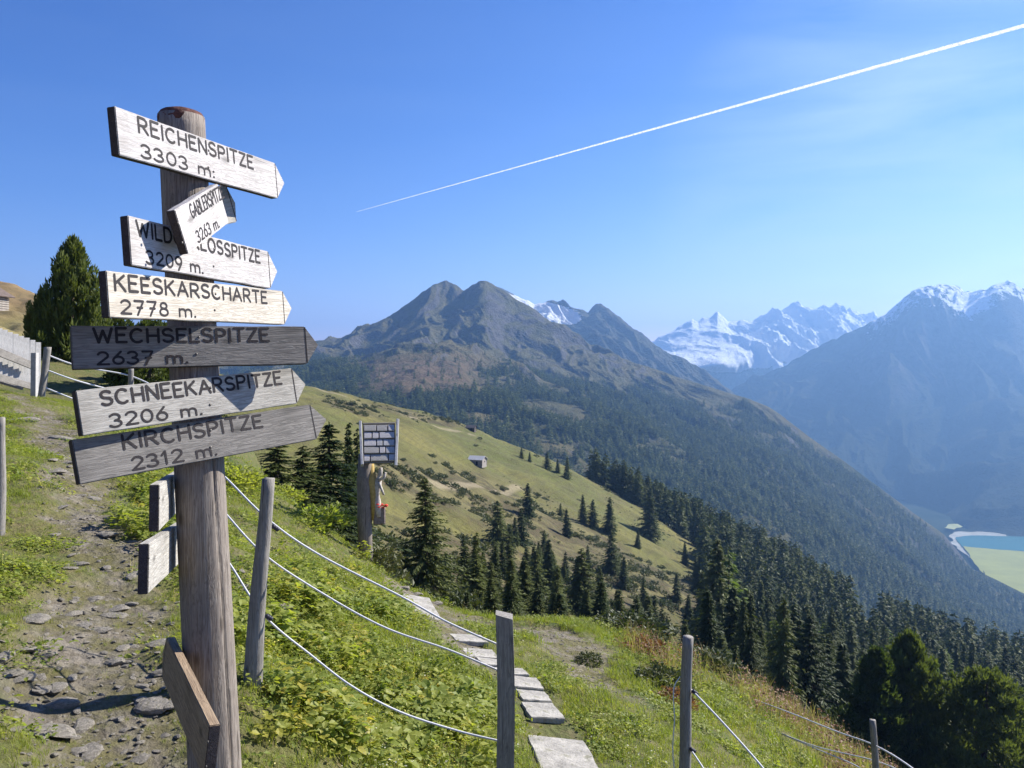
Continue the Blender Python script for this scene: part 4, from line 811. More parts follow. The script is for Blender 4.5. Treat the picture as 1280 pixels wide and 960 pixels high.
FITS = [(77.1, 3.7, 3.4, 204.4, -.493, .475, .072, .147, M_BLEACH, 'bleached top board reading REICHENSPITZE'), (77.9, .6, 4.3, 326.95, -.470, .386, .070, .152, M_BLEACH, 'bleached board partly covered by the slanted one'),
        (75.3, 1.7, 3.5, 381.2, -.544, .458, .068, .139, M_WARM, 'pale wavy-grained board reading KEESKARSCHARTE'), (35.9, 1.5, 7.5, 438.3, -.409, .385, .050, .143, M_DARKW, 'dark weathered board reading WECHSELSPITZE'),
        (54.3, 4.8, 7.8, 499.5, -.479, .363, .059, .141, M_MIDW, 'grey board reading SCHNEEKARSPITZE'), (50.7, 5.0, 11.1, 553.5, -.477, .436, .068, .141, M_DARKW, 'lowest dark board reading KIRCHSPITZE')]
TXT = [('REICHENSPITZE', 174.5, 317, '3303 m:', 175.5, 266), ('WILDGERLOSSPITZE', 172, 325.5, '3209 m.', 182, 252), ('KEESKARSCHARTE', 144.5, 334, '2778 m.', 150, 243), ('WECHSELSPITZE', 118, 336.5, '2637 m.', 121, 233), ('SCHNEEKARSPITZE', 128.5, 352.8, '3206 m.', 136, 249), ('KIRCHSPITZE', 156.5, 329, '2312 m.', 163, 267)]
def along(px, T, X_): u = (px-640)/FP; return (u*T.y-T.x)/(X_.x-u*X_.y)
for (a, ro, be, yc, tl, tr, tip, H, mt, lab), (s1, x1, w1, s2, x2, w2) in zip(FITS, TXT):
    a, ro, be = R(a), R(ro), R(be); c_ = Vector(((postx(yc)-640)/FP*PD, PD, -(yc-HY)/FP*PD))
    n_ = Vector((math.sin(a)*math.cos(be), -math.cos(a)*math.cos(be), math.sin(be))); h_ = Vector((math.cos(a), math.sin(a), 0)); v_ = h_.cross(n_)*-1; v_ = v_ if v_.z > 0 else -v_
    X_ = h_*math.cos(ro)+v_*math.sin(ro); Z_ = -h_*math.sin(ro)+v_*math.cos(ro); T_ = c_+n_*(.082+.028)
    a1, b1, a2, b2 = [along(q, T_, X_) for q in (x1, w1, x2, w2)]
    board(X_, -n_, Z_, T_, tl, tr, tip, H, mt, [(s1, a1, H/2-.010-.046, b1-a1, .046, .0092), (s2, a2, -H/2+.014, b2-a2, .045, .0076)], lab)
# slanted board pointing steeply up and away
a, ro, be = R(86.2), R(24.4), R(6.9); n_ = Vector((math.sin(a)*math.cos(be), -math.cos(a)*math.cos(be), math.sin(be))); h_ = Vector((math.cos(a), math.sin(a), 0)); v_ = h_.cross(n_)*-1; v_ = v_ if v_.z > 0 else -v_
X_ = h_*math.cos(ro)+v_*math.sin(ro); Z_ = -h_*math.sin(ro)+v_*math.cos(ro); T_ = P(227.1, 290.3, 2.64)
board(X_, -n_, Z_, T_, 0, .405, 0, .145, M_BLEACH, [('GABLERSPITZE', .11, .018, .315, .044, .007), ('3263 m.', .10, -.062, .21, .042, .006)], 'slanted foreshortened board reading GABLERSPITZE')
# board behind the post, its pointed end showing on the right
def bvec(p0, p1, nrm):                   # board along p0 -> p1
    X_ = (p1-p0).normalized(); n_ = nrm-X_*nrm.dot(X_); n_.normalize(); Z_ = X_.cross(-n_); 
    if Z_.z < 0: Z_ = -Z_
    return X_, -n_, Z_
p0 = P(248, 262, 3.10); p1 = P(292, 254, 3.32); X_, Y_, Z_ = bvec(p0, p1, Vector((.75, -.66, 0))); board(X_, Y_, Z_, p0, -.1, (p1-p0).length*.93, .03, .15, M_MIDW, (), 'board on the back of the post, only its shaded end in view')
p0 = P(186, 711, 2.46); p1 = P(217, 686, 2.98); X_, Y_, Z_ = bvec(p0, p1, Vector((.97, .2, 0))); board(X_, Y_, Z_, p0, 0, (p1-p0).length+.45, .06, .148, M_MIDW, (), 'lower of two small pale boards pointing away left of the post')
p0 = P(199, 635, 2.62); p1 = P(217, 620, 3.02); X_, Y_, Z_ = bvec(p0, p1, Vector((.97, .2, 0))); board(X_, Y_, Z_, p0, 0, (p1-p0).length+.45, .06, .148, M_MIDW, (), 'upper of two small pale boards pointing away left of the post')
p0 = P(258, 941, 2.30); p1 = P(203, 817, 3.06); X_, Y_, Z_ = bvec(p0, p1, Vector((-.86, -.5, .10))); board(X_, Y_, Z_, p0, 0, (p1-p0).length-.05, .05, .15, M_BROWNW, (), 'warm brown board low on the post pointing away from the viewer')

# ------------------------------------------------------------------ fence posts and ropes
def round_post(name, top, bot, r0, r1, mt, label, chamfer=False, sq=False, group=None):
    H = (top-bot).length; o = empty(name, bot, label=label, cat='post', group=group)
    bm = bmesh.new(); seg = 4 if sq else 14; n = 16; V = []; rr = random.Random(int(abs(top.x)*977)); dirv = top-bot; ph = rr.random()*6
    for i in range(n+1):
        t = i/n; c_ = dirv*t; q0 = r1+(r0-r1)*t
        for j in range(seg):
            a = 6.2832*(j+(.5 if sq else 0))/seg+(0.0 if sq else 0); q = q0*(1.414 if sq else 1+.05*math.sin(a*2+ph+t*3)+.025*math.sin(a*5+ph*2)); wob = .004*math.sin(t*7+ph)
            V.append(bm.verts.new((c_.x+q*math.cos(a)+wob, c_.y+q*math.sin(a), c_.z+(rr.uniform(-.004, .004) if i == n else 0)+(-.02 if chamfer and i == n and math.cos(a) > 0 else 0))))
    for i in range(n):
        for j in range(seg): bm.faces.new((V[i*seg+j], V[i*seg+(j+1) % seg], V[(i+1)*seg+(j+1) % seg], V[(i+1)*seg+j]))
    bm.faces.new(V[n*seg:(n+1)*seg])
    if sq: bmesh.ops.bevel(bm, geom=[e for e in bm.edges if not e.is_boundary and len(e.link_faces) == 2 and e.calc_face_angle() > .5], offset=.004, segments=2, affect='EDGES')
    me = bm_mesh(name+'_wood', bm, not sq); link('wood', me, mt, o)
    return o
def gz(x, y): return float(zn(x, y))
def post_at(px_t, py_t, px_b, d, r0, r1, label, mt=M_FPOST, **k):
    top = P(px_t, py_t, d); xb = (px_b-640)/FP*d; bot = Vector((xb, d, gz(xb, d)-.06)); return round_post('fence_post', top, bot, r0, r1, mt, label, **k)
post_at(335, 598, 314, 4.3, .034, .050, 'slim leaning fence post just right of the signpost')
post_at(631, 766, 633, 4.2, .043, .046, 'square sawn grey fence post at the bottom centre', sq=True, chamfer=True)
post_at(860, 796, 854, 5.0, .031, .038, 'round fence post right of the stepping slabs')
post_at(1091, 900, 1100, 7.2, .028, .034, 'thin leaning stake among dry weeds at the lower right')
post_at(1, 522, 0, 6.7, .034, .04, 'fence post cut off by the left edge of the photo')
post_at(60, 434, 51, 23, .09, .10, 'pale leaning pole at the end of the rope fence beside the board fence')
post_at(164, 460, 163, 24, .07, .08, 'thin fence post seen between two sign boards on the left')
post_at(779, 779, 779, 16.2, .03, .04, 'left one of two tiny stakes at the far end of the ledge')
post_at(791, 774, 790, 17.0, .03, .04, 'right one of two tiny stakes at the far end of the ledge')
def rope(name, pts, rad, label, cat='rope', sag=.0, mt=M_ROPE, n=14, **k):
    Q = [Vector(p) for p in pts]; out = []
    for i in range(len(Q)-1):
        p0 = Q[max(i-1, 0)]; p1 = Q[i]; p2 = Q[i+1]; p3 = Q[min(i+2, len(Q)-1)]
        for j in range(n):
            t = j/n; out.append(crm(np.array(p0), np.array(p1), np.array(p2), np.array(p3), t)-np.array([0, 0, sag*4*t*(1-t)]))
    out.append(np.array(Q[-1])); return link(name, tube_mesh(name, [Vector(o_) for o_ in out], rad, 8), mt, None, label=label, cat=cat, **k)
rope('fence_rope', [P(262, 580, 4.9), P(283, 598, 4.75), P(336, 650, 4.4), P(400, 694, 4.4), P(500, 745, 4.35), P(560, 778, 4.3), P(623, 806, 4.25)], .0055, 'topmost white rope strung from behind the signpost down to the square post')
rope('fence_rope', [P(262, 618, 4.9), P(283, 643, 4.75), P(330, 693, 4.4), P(400, 740, 4.4), P(480, 784, 4.35), P(560, 812, 4.3), P(623, 838, 4.25)], .0052, 'middle white rope between the signpost and the square post')
rope('fence_rope', [P(262, 670, 4.9), P(288, 706, 4.75), P(331, 770, 4.4), P(390, 820, 4.4), P(440, 858, 4.3), P(500, 890, 4.3), P(570, 913, 4.3), P(623, 926, 4.25)], .0055, 'lowest white rope sagging into the tall herbs above the bottom edge')
rope('fence_rope', [P(864, 862, 5.0), P(905, 905, 4.7), P(960, 968, 4.3), P(1010, 1040, 4.0)], .0055, 'white rope running steeply down right from the round post')
rope('fence_rope', [P(862, 935, 5.0), P(880, 962, 4.8), P(900, 1000, 4.6)], .005, 'short piece of lower rope at the foot of the round post')
rope('fence_rope', [P(915, 864, 12), P(985, 890, 9.6), P(1045, 914, 8.2), P(1094, 932, 7.2), P(1140, 960, 6.4), P(1200, 1010, 5.6)], .007, 'upper white rope passing the thin leaning stake at lower right')
rope('fence_rope', [P(970, 914, 9.4), P(1020, 933, 8.4), P(1097, 952, 7.25), P(1150, 976, 6.4)], .0055, 'middle white rope above the dry weeds at lower right')
rope('fence_rope', [P(975, 917, 9.3), P(1030, 940, 8.2), P(1075, 960, 7.4), P(1110, 990, 6.9)], .0055, 'lowest white rope over the dry weeds at lower right')
rope('loose_cord', [P(850, 846, 5.0), P(842, 862, 4.98), P(843, 900, 4.98), P(841, 940, 4.98), P(846, 985, 4.98)], .0035, 'pale cord hanging beside the round post', n=8)
rope('fence_rope', [P(60, 444, 23), P(100, 458, 23.4), P(163, 470, 24), P(210, 492, 24)], .022, 'top white rope of the far fence beside the stone pines')
rope('fence_rope', [P(57, 462, 23), P(90, 474, 23.2), P(130, 485, 23.8), P(163, 492, 24)], .022, 'middle white rope of the far fence beside the stone pines')
rope('fence_rope', [P(55, 484, 23), P(90, 498, 23.2), P(130, 512, 23.8)], .022, 'lowest white rope of the far fence beside the stone pines')
for (p, lab) in [((869, 866, 4.97), 'dark insulator knot on the upper rope beside the round post'), ((866, 938, 4.97), 'dark insulator knot low on the round post'), ((344, 660, 4.36), 'blue-black knot where the top rope meets the slim post'), ((336, 772, 4.36), 'dark knot where the lowest rope meets the slim post')]:
    p = P(*p); bm = bmesh.new()
    for k in range(3):
        b2 = bmesh.new(); bmesh.ops.create_icosphere(b2, subdivisions=2, radius=.013); bmesh.ops.translate(b2, vec=(.009*(k-1), .003*k, -.007*(k-1)), verts=b2.verts); t_ = bpy.data.meshes.new('t'); b2.to_mesh(t_); b2.free(); bm.from_mesh(t_); bpy.data.meshes.remove(t_)
    o = link('rope_knot', bm_mesh('rope_knot', bm, True), M_KNOT, None, label=lab, cat='knot'); o.location = p

# board fence at the far left: posts, rails and palings are its parts
bf = empty('board_fence', P(-60, 500, 24.5), label='pale vertical board fence with grey rails at the far left edge', cat='fence'); off = bf.location
def fence_pt(px, py, d=24.5): return P(px, py, d)
for i in range(17):
    xl = -66+i*6.9; t = (xl+66)/117; ty = np.interp(xl, [-66, 0, 48], [392, 411, 429]); by = np.interp(xl, [-66, 0, 48], [466, 474, 486])
    d_ = 22.3+4.4*t; p = fence_pt(xl+3, ty, d_); q = fence_pt(xl+3, by, d_); h_ = p.z-q.z
    o = link('paling', bm_mesh('paling', box_bm(.150+.03*random.random(), .022, h_+random.uniform(-.03, .03), .004)), M_PALE, bf); o.location = (p+q)/2-off; o.rotation_euler = (0, R(random.uniform(-.7, .7)), R(58))
def beam(name, a, b_, w_, h_, mt, par, off):
    L_ = (b_-a).length; o = link(name, bm_mesh(name, box_bm(L_, w_, h_, .006)), mt, par); X_ = (b_-a).normalized(); Y_ = Vector((0, 0, 1)).cross(X_).normalized(); Z_ = X_.cross(Y_); M = Matrix((X_, Y_, Z_)).transposed().to_4x4(); M.translation = (a+b_)/2-off; o.matrix_local = M; return o
beam('rail', P(-70, 412, 21.9), P(43, 458, 25.8), .05, .24, M_DARKW, bf, off)
beam('rail', P(-70, 452, 21.9), P(43, 484, 25.8), .05, .20, M_DARKW, bf, off)
beam('rail', P(-40, 466, 23.9), P(28, 486, 23.3), .06, .07, M_FPOST, bf, off)
beam('fence_upright', P(43, 504, 23.5), P(43.5, 441, 23.5), .15, .15, M_PALE, bf, off)
beam('fence_upright', P(-50, 492, 24.2), P(-50, 400, 24.2), .15, .15, M_PALE, bf, off)

# ------------------------------------------------------------------ wayside shrine
sb = nearpt(457, 13.0); SH = empty('wayside_shrine', sb, R(10), label='wooden wayside shrine with small shingled roof and carved figure on a pole', cat='shrine'); u_ = 13.0/FP
def spt(px, py, dy=0): return Vector(((px-457)*u_, dy, (HY-py)*u_-sb.z))
o = link('pole', tube_mesh('pole', [spt(458, 715), spt(456, 660), spt(455.5, 600), spt(458, 568)], [.104, .112, .118, .120], 16), M_POST, SH)
link('pole_iron_band', tube_mesh('band', [spt(457, 690), spt(457, 687)], .120, 20), M_SCREW, SH)
# roof: tilted panel of shingles facing the viewer, framed by two barge boards
ang = R(36); rc = spt(474, 555, .0); MR = Matrix.Rotation(-ang, 4, 'X')
def rloc(x, y, z): v = MR @ Vector((x, y, z)); return rc+v
o = link('roof_deck', bm_mesh('roof_deck', box_bm(.50, .025, .70, .003)), M_DARKW, SH); o.location = rc; o.rotation_euler = (-ang, 0, 0)
rs = random.Random(4); rowh = .136; smesh = {}
for row in range(5):
    x = -.245+(.0 if row % 2 else 0); cuts = [0]+sorted(rs.sample([.13, .24, .34], 2) if row % 2 else rs.sample([.1, .2, .3, .38], 2))+[.49]
    for a, b_ in zip(cuts[:-1], cuts[1:]):
        o = link('shingle', bm_mesh('shingle', box_bm(b_-a-.018, .022, .116, .003)), (M_MIDW, M_BLEACH, M_BLEACH, M_PALE)[rs.randrange(4)], SH); o.location = rloc(x+(a+b_)/2, -.026-rs.random()*.008, (.272-row*rowh)); o.rotation_euler = (-ang-R(6), R(rs.uniform(-1.5, 1.5)), 0)
for px_, hh_ in ((451.5, .80), (495.5, .86)):
    o = link('barge_board', bm_mesh('barge_board', box_bm(.045, .075, hh_, .006)), M_PALE, SH); o.location = rc+Vector(((px_-474)*u_, -.02, .015)); o.rotation_euler = (-ang, R(-3 if px_ < 470 else 4), 0)
o = link('roof_back', bm_mesh('roof_back', box_bm(.52, .025, .80, .003)), M_DARKW, SH); o.location = rc+Vector((0, .62, -.02)); o.rotation_euler = (ang, 0, 0)
o = link('roof_beam', bm_mesh('roof_beam', box_bm(.50, .10, .07, .008)), M_BROWNW, SH); o.location = spt(474, 577, .06)
def lump(name, pts, mt, par, seg=14):
    me = tube_mesh(name, [p for p, _ in pts], [r_ for _, r_ in pts], seg)
    c_ = np.empty(len(me.vertices)*3); me.vertices.foreach_get('co', c_); c_ = c_.reshape(-1, 3); c_ += np.stack([vnoise(c_[:, 1]*22+k*9, c_[:, 2]*22, k) for k in range(3)], 1)*.014; me.vertices.foreach_set('co', c_.ravel()); return link(name, me, mt, par)
M_CARVE = plain('weathered_carving', (.42, .38, .34), .85, .4, 30, .5)
M_YEL = plain('yellow_brown_wood', (.36, .26, .09), .8, .3, 25, .3)
lump('backing_board', [(spt(463, 580, -.02), .05), (spt(464, 600, -.02), .085), (spt(467, 625, -.02), .07), (spt(468, 650, -.02), .05)], M_YEL, SH)
fig = lump('carved_figure', [(spt(476, 584, -.05), .02), (spt(475, 588, -.05), .038), (spt(474.5, 593, -.05), .034), (spt(473, 597, -.05), .024), (spt(472.5, 601, -.05), .058), (spt(472, 609, -.05), .060), (spt(471, 617, -.05), .042), (spt(471, 626, -.05), .052), (spt(472, 636, -.05), .056), (spt(473, 646, -.05), .045)], M_CARVE, SH)
lump('arm', [(spt(473, 600, -.10), .026), (spt(479, 596, -.12), .022), (spt(481, 590, -.12), .018)], M_CARVE, fig); lump('arm', [(spt(473, 602, -.10), .026), (spt(477, 612, -.12), .020), (spt(479, 618, -.12), .016)], M_CARVE, fig)
o = link('planter', bm_mesh('planter', box_bm(.19, .16, .27, .02)), plain('planter_wood', (.20, .16, .14), .9, .4, 30, .5), SH); o.location = spt(474, 645, .0)
M_REDF = plain('red_flower', (.62, .05, .03), .6, .3, 60, 0)
fl = empty('tmp', (0, 0, 0)); bpy.data.objects.remove(fl)
bm = bmesh.new(); rf = random.Random(8)
for k in range(16):
    b2 = bmesh.new(); bmesh.ops.create_icosphere(b2, subdivisions=1, radius=.022); bmesh.ops.scale(b2, vec=(1.3, 1, .5), verts=b2.verts); bmesh.ops.translate(b2, vec=(rf.uniform(-.07, .09), rf.uniform(-.09, .05), rf.uniform(-.02, .03)), verts=b2.verts); t_ = bpy.data.meshes.new('t'); b2.to_mesh(t_); b2.free(); bm.from_mesh(t_); bpy.data.meshes.remove(t_)
o = link('flower_cluster', bm_mesh('flower_cluster', bm), M_REDF, SH); o.location = spt(476, 632, -.05)

# ------------------------------------------------------------------ stepping slabs
SL = empty('slab_path', nearpt(705, 6), kind='structure')
def slab(c, w_, l_, rz, name='slab', t=.05):
    bm = bmesh.new(); rr = random.Random(int(c.x*1000)+int(c.y*77)); o_ = []
    for sx_, sy_ in ((-1, -1), (1, -1), (1, 1), (-1, 1)): o_.append((sx_*w_/2*(1+rr.uniform(-.1, .08)), sy_*l_/2*(1+rr.uniform(-.1, .1))))
    pts = []
    for a, b_ in zip(o_, o_[1:]+o_[:1]):
        for k in range(5): pts.append((a[0]+(b_[0]-a[0])*k/5+(rr.uniform(-.009, .009) if k else 0), a[1]+(b_[1]-a[1])*k/5+(rr.uniform(-.009, .009) if k else 0)))
    f = bm.faces.new([bm.verts.new((a, b_, 0)) for a, b_ in pts]); ex = bmesh.ops.extrude_face_region(bm, geom=[f]); bmesh.ops.translate(bm, vec=(0, 0, -t), verts=[v for v in ex['geom'] if isinstance(v, bmesh.types.BMVert)])
    bmesh.ops.recalc_face_normals(bm, faces=bm.faces); bmesh.ops.bevel(bm, geom=[e for e in bm.edges if e.calc_face_angle() > .9], offset=.006, segments=2, affect='EDGES')
    o = link(name, bm_mesh(name, bm), M_SLAB, SL); p = Vector((c.x, c.y, gz(c.x, c.y)+.045))-SL.location
    n_ = Vector((-(gz(c.x+.15, c.y)-gz(c.x-.15, c.y))/.3*.5, -(gz(c.x, c.y+.15)-gz(c.x, c.y-.15))/.3*.5, 1)).normalized(); M = Vector((0, 0, 1)).rotation_difference(n_).to_matrix().to_4x4() @ Matrix.Rotation(rz, 4, 'Z'); M.translation = p; o.matrix_local = M
for px_, d_, w_, l_, rz in [(705, 5.9, .43, .80, R(4)), (678, 6.85, .30, .34, R(14)), (667, 7.25, .29, .26, R(12)), (656, 7.62, .30, .27, R(10)), (641, 8.0, .3, .26, R(12)), (618, 8.35, .34, .30, R(16)), (600, 8.8, .36, .30, R(14)), (586, 9.3, .38, .3, R(20)), (526, 11.3, .42, 1.3, R(14))]:
    slab(nearpt(px_, d_), w_, l_, rz)

# ------------------------------------------------------------------ stones in and beside the path
def stone_mesh(seed, flat=.45, sub=2):
    bm = bmesh.new(); bmesh.ops.create_icosphere(bm, subdivisions=sub, radius=.5); rr = random.Random(seed); pl_ = [(Vector((rr.gauss(0, 1), rr.gauss(0, 1), rr.gauss(0, .8))).normalized(), rr.uniform(.26, .42)) for _ in range(9)]
    for v in bm.verts:
        for n_, d_ in pl_:
            e = v.co.dot(n_)-d_
            if e > 0: v.co -= n_*e*.92
        v.co.z *= flat*1.6
    return bm_mesh('stone_mesh', bm)
STM = [stone_mesh(i, .3+.05*(i % 5)) for i in range(10)]
for s_ in STM: s_.materials.append(M_STONE)
def put_stone(x, y, sx, sy, sz, rz, parent=ground, up=.25):
    o = link('stone', STM[random.randrange(10)], None, parent); o.location = (x, y, gz(x, y)+sz*(up-.12)); o.scale = (sx, sy, sz); o.rotation_euler = (random.uniform(-.15, .15), random.uniform(-.15, .15), rz)
for px_, d_, w_, l_, h_ in [(62, 3.65, .36, .20, .07), (35, 4.35, .16, .12, .06), (72, 3.9, .2, .12, .07), (45, 4.8, .20, .15, .08), (192, 3.95, .16, .20, .08), (12, 4.0, .14, .1, .05), (145, 4.4, .12, .1, .06), (28, 4.0, .13, .1, .06), (100, 3.5, .1, .09, .05), (145, 7.6, .26, .16, .12), (135, 7.1, .2, .13, .09), (70, 9.2, .3, .2, .1), (150, 5.3, .12, .1, .06), (165, 5.6, .1, .1, .05),
                          (118, 5.6, .14, .1, .06), (100, 6.2, .16, .1, .07), (125, 4.9, .16, .09, .06), (310, 6.6, .26, .18, .12), (322, 6.7, .18, .14, .1), (298, 6.8, .16, .12, .08), (350, 6.6, .24, .16, .12), (62, 12, .5, .3, .14), (95, 11.2, .4, .25, .12), (30, 16, .6, .4, .16), (80, 14.5, .5, .3, .14), (520, 13.1, .3, .2, .12), (545, 12.9, .22, .16, .1), (505, 12.9, .2, .16, .1)]:
    p = nearpt(px_, d_); put_stone(p.x, p.y, w_*1.1, l_*1.1, h_*1.0, random.uniform(-.4, .4))
k = 0; rr = np.random.default_rng(9)
while k < 60:
    px_ = rr.uniform(-30, 230); d_ = math.exp(rr.uniform(math.log(3.0), math.log(13))); x_ = (px_-640)/FP*d_
    if rr.random() > float(path_mask(np.array(x_), np.array(d_))): continue
    s_ = rr.uniform(.04, .11)*(1+d_*.06); put_stone(x_, d_, s_*1.4, s_, s_*.55, rr.uniform(0, 6), up=.2); k += 1
# gravel and small rubble: nobody could count it
gp = []
while len(gp) < 1700:
    d_ = np.exp(rr.uniform(math.log(2.6), math.log(15), 4000)); x_ = (rr.uniform(-60, 900, 4000)-640)/FP*d_; ok = rr.random(4000) < path_mask(x_, d_)**1.5*.8; gp += list(zip(x_[ok], d_[ok]))
gp = np.array(gp[:1700]); gs = .010+.030*rr.random(len(gp))**3+.001*gp[:, 1]; scatter('path_gravel', np.stack([gp[:, 0], gp[:, 1], zn(gp[:, 0], gp[:, 1])+gs*.1], 1), np.stack([gs*1.5, gs, gs*.7], 1), yaws(len(gp), .3), STM)

# ------------------------------------------------------------------ huts
M_HW = plain('grey_log_wall', (.30, .27, .24), .9, .3, 3, .4); M_HR = plain('pale_shingle_roof', (.50, .49, .49), .85, .2, 2, .3); M_DK = plain('dark_opening', (.02, .018, .016), .9, .2, 4, 0)
def hut(name, p, L_, W_, H_, rise, rz, label, mr=M_HR, mw=M_HW):
    o = empty(name, p, rz, label=label, cat='hut')
    bm = bmesh.new(); v = [bm.verts.new(c_) for c_ in [(-L_/2, -W_/2, -1), (L_/2, -W_/2, -1), (L_/2, W_/2, -1), (-L_/2, W_/2, -1), (-L_/2, -W_/2, H_), (L_/2, -W_/2, H_), (L_/2, W_/2, H_), (-L_/2, W_/2, H_), (-L_/2, 0, H_+rise), (L_/2, 0, H_+rise)]]
    for f in ((0, 1, 5, 4), (1, 2, 6, 9, 5), (2, 3, 7, 6), (3, 0, 4, 8, 7)): bm.faces.new([v[i] for i in f])
    link('wall', bm_mesh('wall', bm), mw, o)
    for i in range(7): 
        for s_ in (-1, 1): q = link('log', bm_mesh('log', box_bm(L_+.3, .12, H_/7*.82, .03)), mw, o); q.location = (0, s_*(W_/2+.03), H_/7*(i+.5))
    sl = math.hypot(W_/2+.5, rise*(W_/2+.5)/(W_/2)); an = math.atan2(rise, W_/2)
    for s_ in (-1, 1):
        q = link('roof', bm_mesh('roof', box_bm(L_+1.0, sl, .14, .02)), mr, o); q.rotation_euler = (-s_*an if s_ > 0 else an, 0, 0); q.location = (0, s_*(W_/4+.25), H_+rise/2-.25*rise/(W_/2)+.08)
    q = link('door', bm_mesh('door', box_bm(.9, .06, 1.7, .01)), M_DK, o); q.location = (L_*.12, -W_/2-.11, .85)
    q = link('window', bm_mesh('window', box_bm(.06, .7, .6, .01)), M_DK, o); q.location = (L_/2+.03, .3, H_*.6)
    return o
p = hit(597, 581, zm, 100, 700); hut('alpine_hut', p, 6.6, 4.6, 2.5, 1.3, R(-24), 'small grey alpine hut with pale roof alone on the meadow')
p = hit(589, 538, zm, 100, 900) or midpt(589, 490); hut('hay_hut', p, 5.0, 3.6, 1.8, 1.2, R(-15), 'tiny dark hut on the skyline of the meadow ridge', plain('dark_roof', (.10, .09, .09), .8, .2, 2, 0), plain('dark_log_wall', (.10, .08, .07), .9, .3, 2, 0))
hut('barn', P(-44, 388, 84), 5.0, 5.5, 1.7, 1.6, R(82), 'barn with dark roof edge cut off by the left edge, on the brown hill', plain('brown_roof', (.13, .10, .085), .85, .3, 2, 0), M_HW)

# ------------------------------------------------------------------ grass, herbs, tall plants
def tuft(seed, n, h, spread, wd, mt, lean=.5):
    q = random.Random(seed); V = []; Fc = []
    for _ in range(n):
        a = q.random()*6.283; r_ = spread*math.sqrt(q.random()); x, y = r_*math.cos(a), r_*math.sin(a); b_ = q.random()*6.283; hh_ = h*q.uniform(.5, 1.1); ln = hh_*q.uniform(.1, lean*1.6); dx, dy = math.cos(b_), math.sin(b_); w_ = wd*q.uniform(.7, 1.2); i = len(V)
        V += [(x-dy*w_, y+dx*w_, 0), (x+dy*w_, y-dx*w_, 0), (x+dx*ln*.35-dy*w_*.8, y+dy*ln*.35+dx*w_*.8, hh_*.6), (x+dx*ln*.35+dy*w_*.8, y+dy*ln*.35-dx*w_*.8, hh_*.6), (x+dx*ln, y+dy*ln, hh_)]
        Fc += [(i, i+1, i+3), (i, i+3, i+2), (i+2, i+3, i+4)]
    me = mesh_np('tuft', V, Fc); me.materials.append(mt); return me
def herb(seed, n, h, spread, size, mt, stem=True):
    q = random.Random(seed); V = []; Fc = []
    for _ in range(n):
        a = q.random()*6.283; r_ = spread*math.sqrt(q.random()); z = h*q.uniform(.15, 1)*(1-.4*(r_/spread)**2); c_ = Vector((r_*math.cos(a), r_*math.sin(a), z)); b_ = a+q.gauss(0, .8); s_ = size*q.uniform(.5, 1.25)
        d_ = Vector((math.cos(b_), math.sin(b_), q.uniform(-.35, .6))).normalized(); sd_ = d_.cross(Vector((q.gauss(0, .35), q.gauss(0, .35), 1))).normalized(); nn = sd_.cross(d_); i = len(V)
        V += [c_, c_+d_*s_*.4+sd_*s_*.30+nn*s_*.07, c_+d_*s_*.42-nn*s_*.02, c_+d_*s_*.4-sd_*s_*.30+nn*s_*.07, c_+d_*s_*.78+sd_*s_*.2-nn*s_*.03, c_+d_*s_*.78-sd_*s_*.2-nn*s_*.03, c_+d_*s_-nn*s_*.16]
        Fc += [(i, i+2, i+1), (i, i+3, i+2), (i+1, i+2, i+4), (i+2, i+3, i+5), (i+2, i+5, i+4), (i+4, i+5, i+6)]
        if stem and q.random() < .5: j = len(V); V += [Vector((c_.x*.3, c_.y*.3, 0)), Vector((c_.x*.3+.002, c_.y*.3, 0)), c_]; Fc.append((j, j+1, j+2))
    me = mesh_np('herb', [tuple(v) for v in V], Fc); me.materials.append(mt); return me
TUF = [tuft(i, 20, .075, .07, .0022, M_GRASS, .6) for i in range(5)]+[tuft(20+i, 14, .06, .06, .0018, M_DRYG, .7) for i in range(2)]
CLO = [herb(40+i, 26, .05, .09, .028, M_LEAF, False) for i in range(4)]
HER = [herb(60+i, 30+6*i, .20+.04*i, .12, .045+.016*i, M_LEAF) for i in range(4)]+[herb(70, 26, .26, .12, .08, M_LEAFY), herb(71, 40, .2, .16, .06, M_LEAF)]
STK = [tuft(80+i, 10, .34, .08, .003, M_DRYG, .35) for i in range(3)]+[herb(84+i, 30, .38, .10, .035, M_RUSTLEAF) for i in range(2)]
def sample(n, d0, d1, u0, u1, dens):
    X_ = []; 
    while sum(map(len, X_)) < n:
        d_ = np.sqrt(RNG.uniform(d0**.9, d1**.9, 8000))**(2/.9); x_ = RNG.uniform(u0, u1, 8000)*d_; ok = RNG.random(8000) < dens(x_, d_); X_.append(np.stack([x_[ok], d_[ok]], 1))
    return np.concatenate(X_)[:n]
def slabfree(x, y): return sstep(.18, .34, dist_line(x, y, SLABL))
def lush(x, y):                          # the tall-herb slope between the stony path and the slabs
    px_, py_ = scr(x, y, zn(x, y)); return np.clip(ell(px_, py_, 455, 850, 150, 90, 20, .4)+ell(px_, py_, 570, 930, 60, 70, 0, .4)+ell(px_, py_, 430, 740, 70, 50, 0, .5)*.4+ell(px_, py_, 200, 640, 45, 50, 0, .5)*.6, 0, 1)*sstep(.35, .6, dist_line(x, y, SLABL))
q = sample(64000, 2.2, 26, -.95, .75, lambda x, y: (1-path_mask(x, y)*.74)*slabfree(x, y)*(.55+.45*sstep(-.5, .4, fbm(x*.8, y*.8, 3, 71)))*np.where(_near(x, y) < -14, 0, 1))
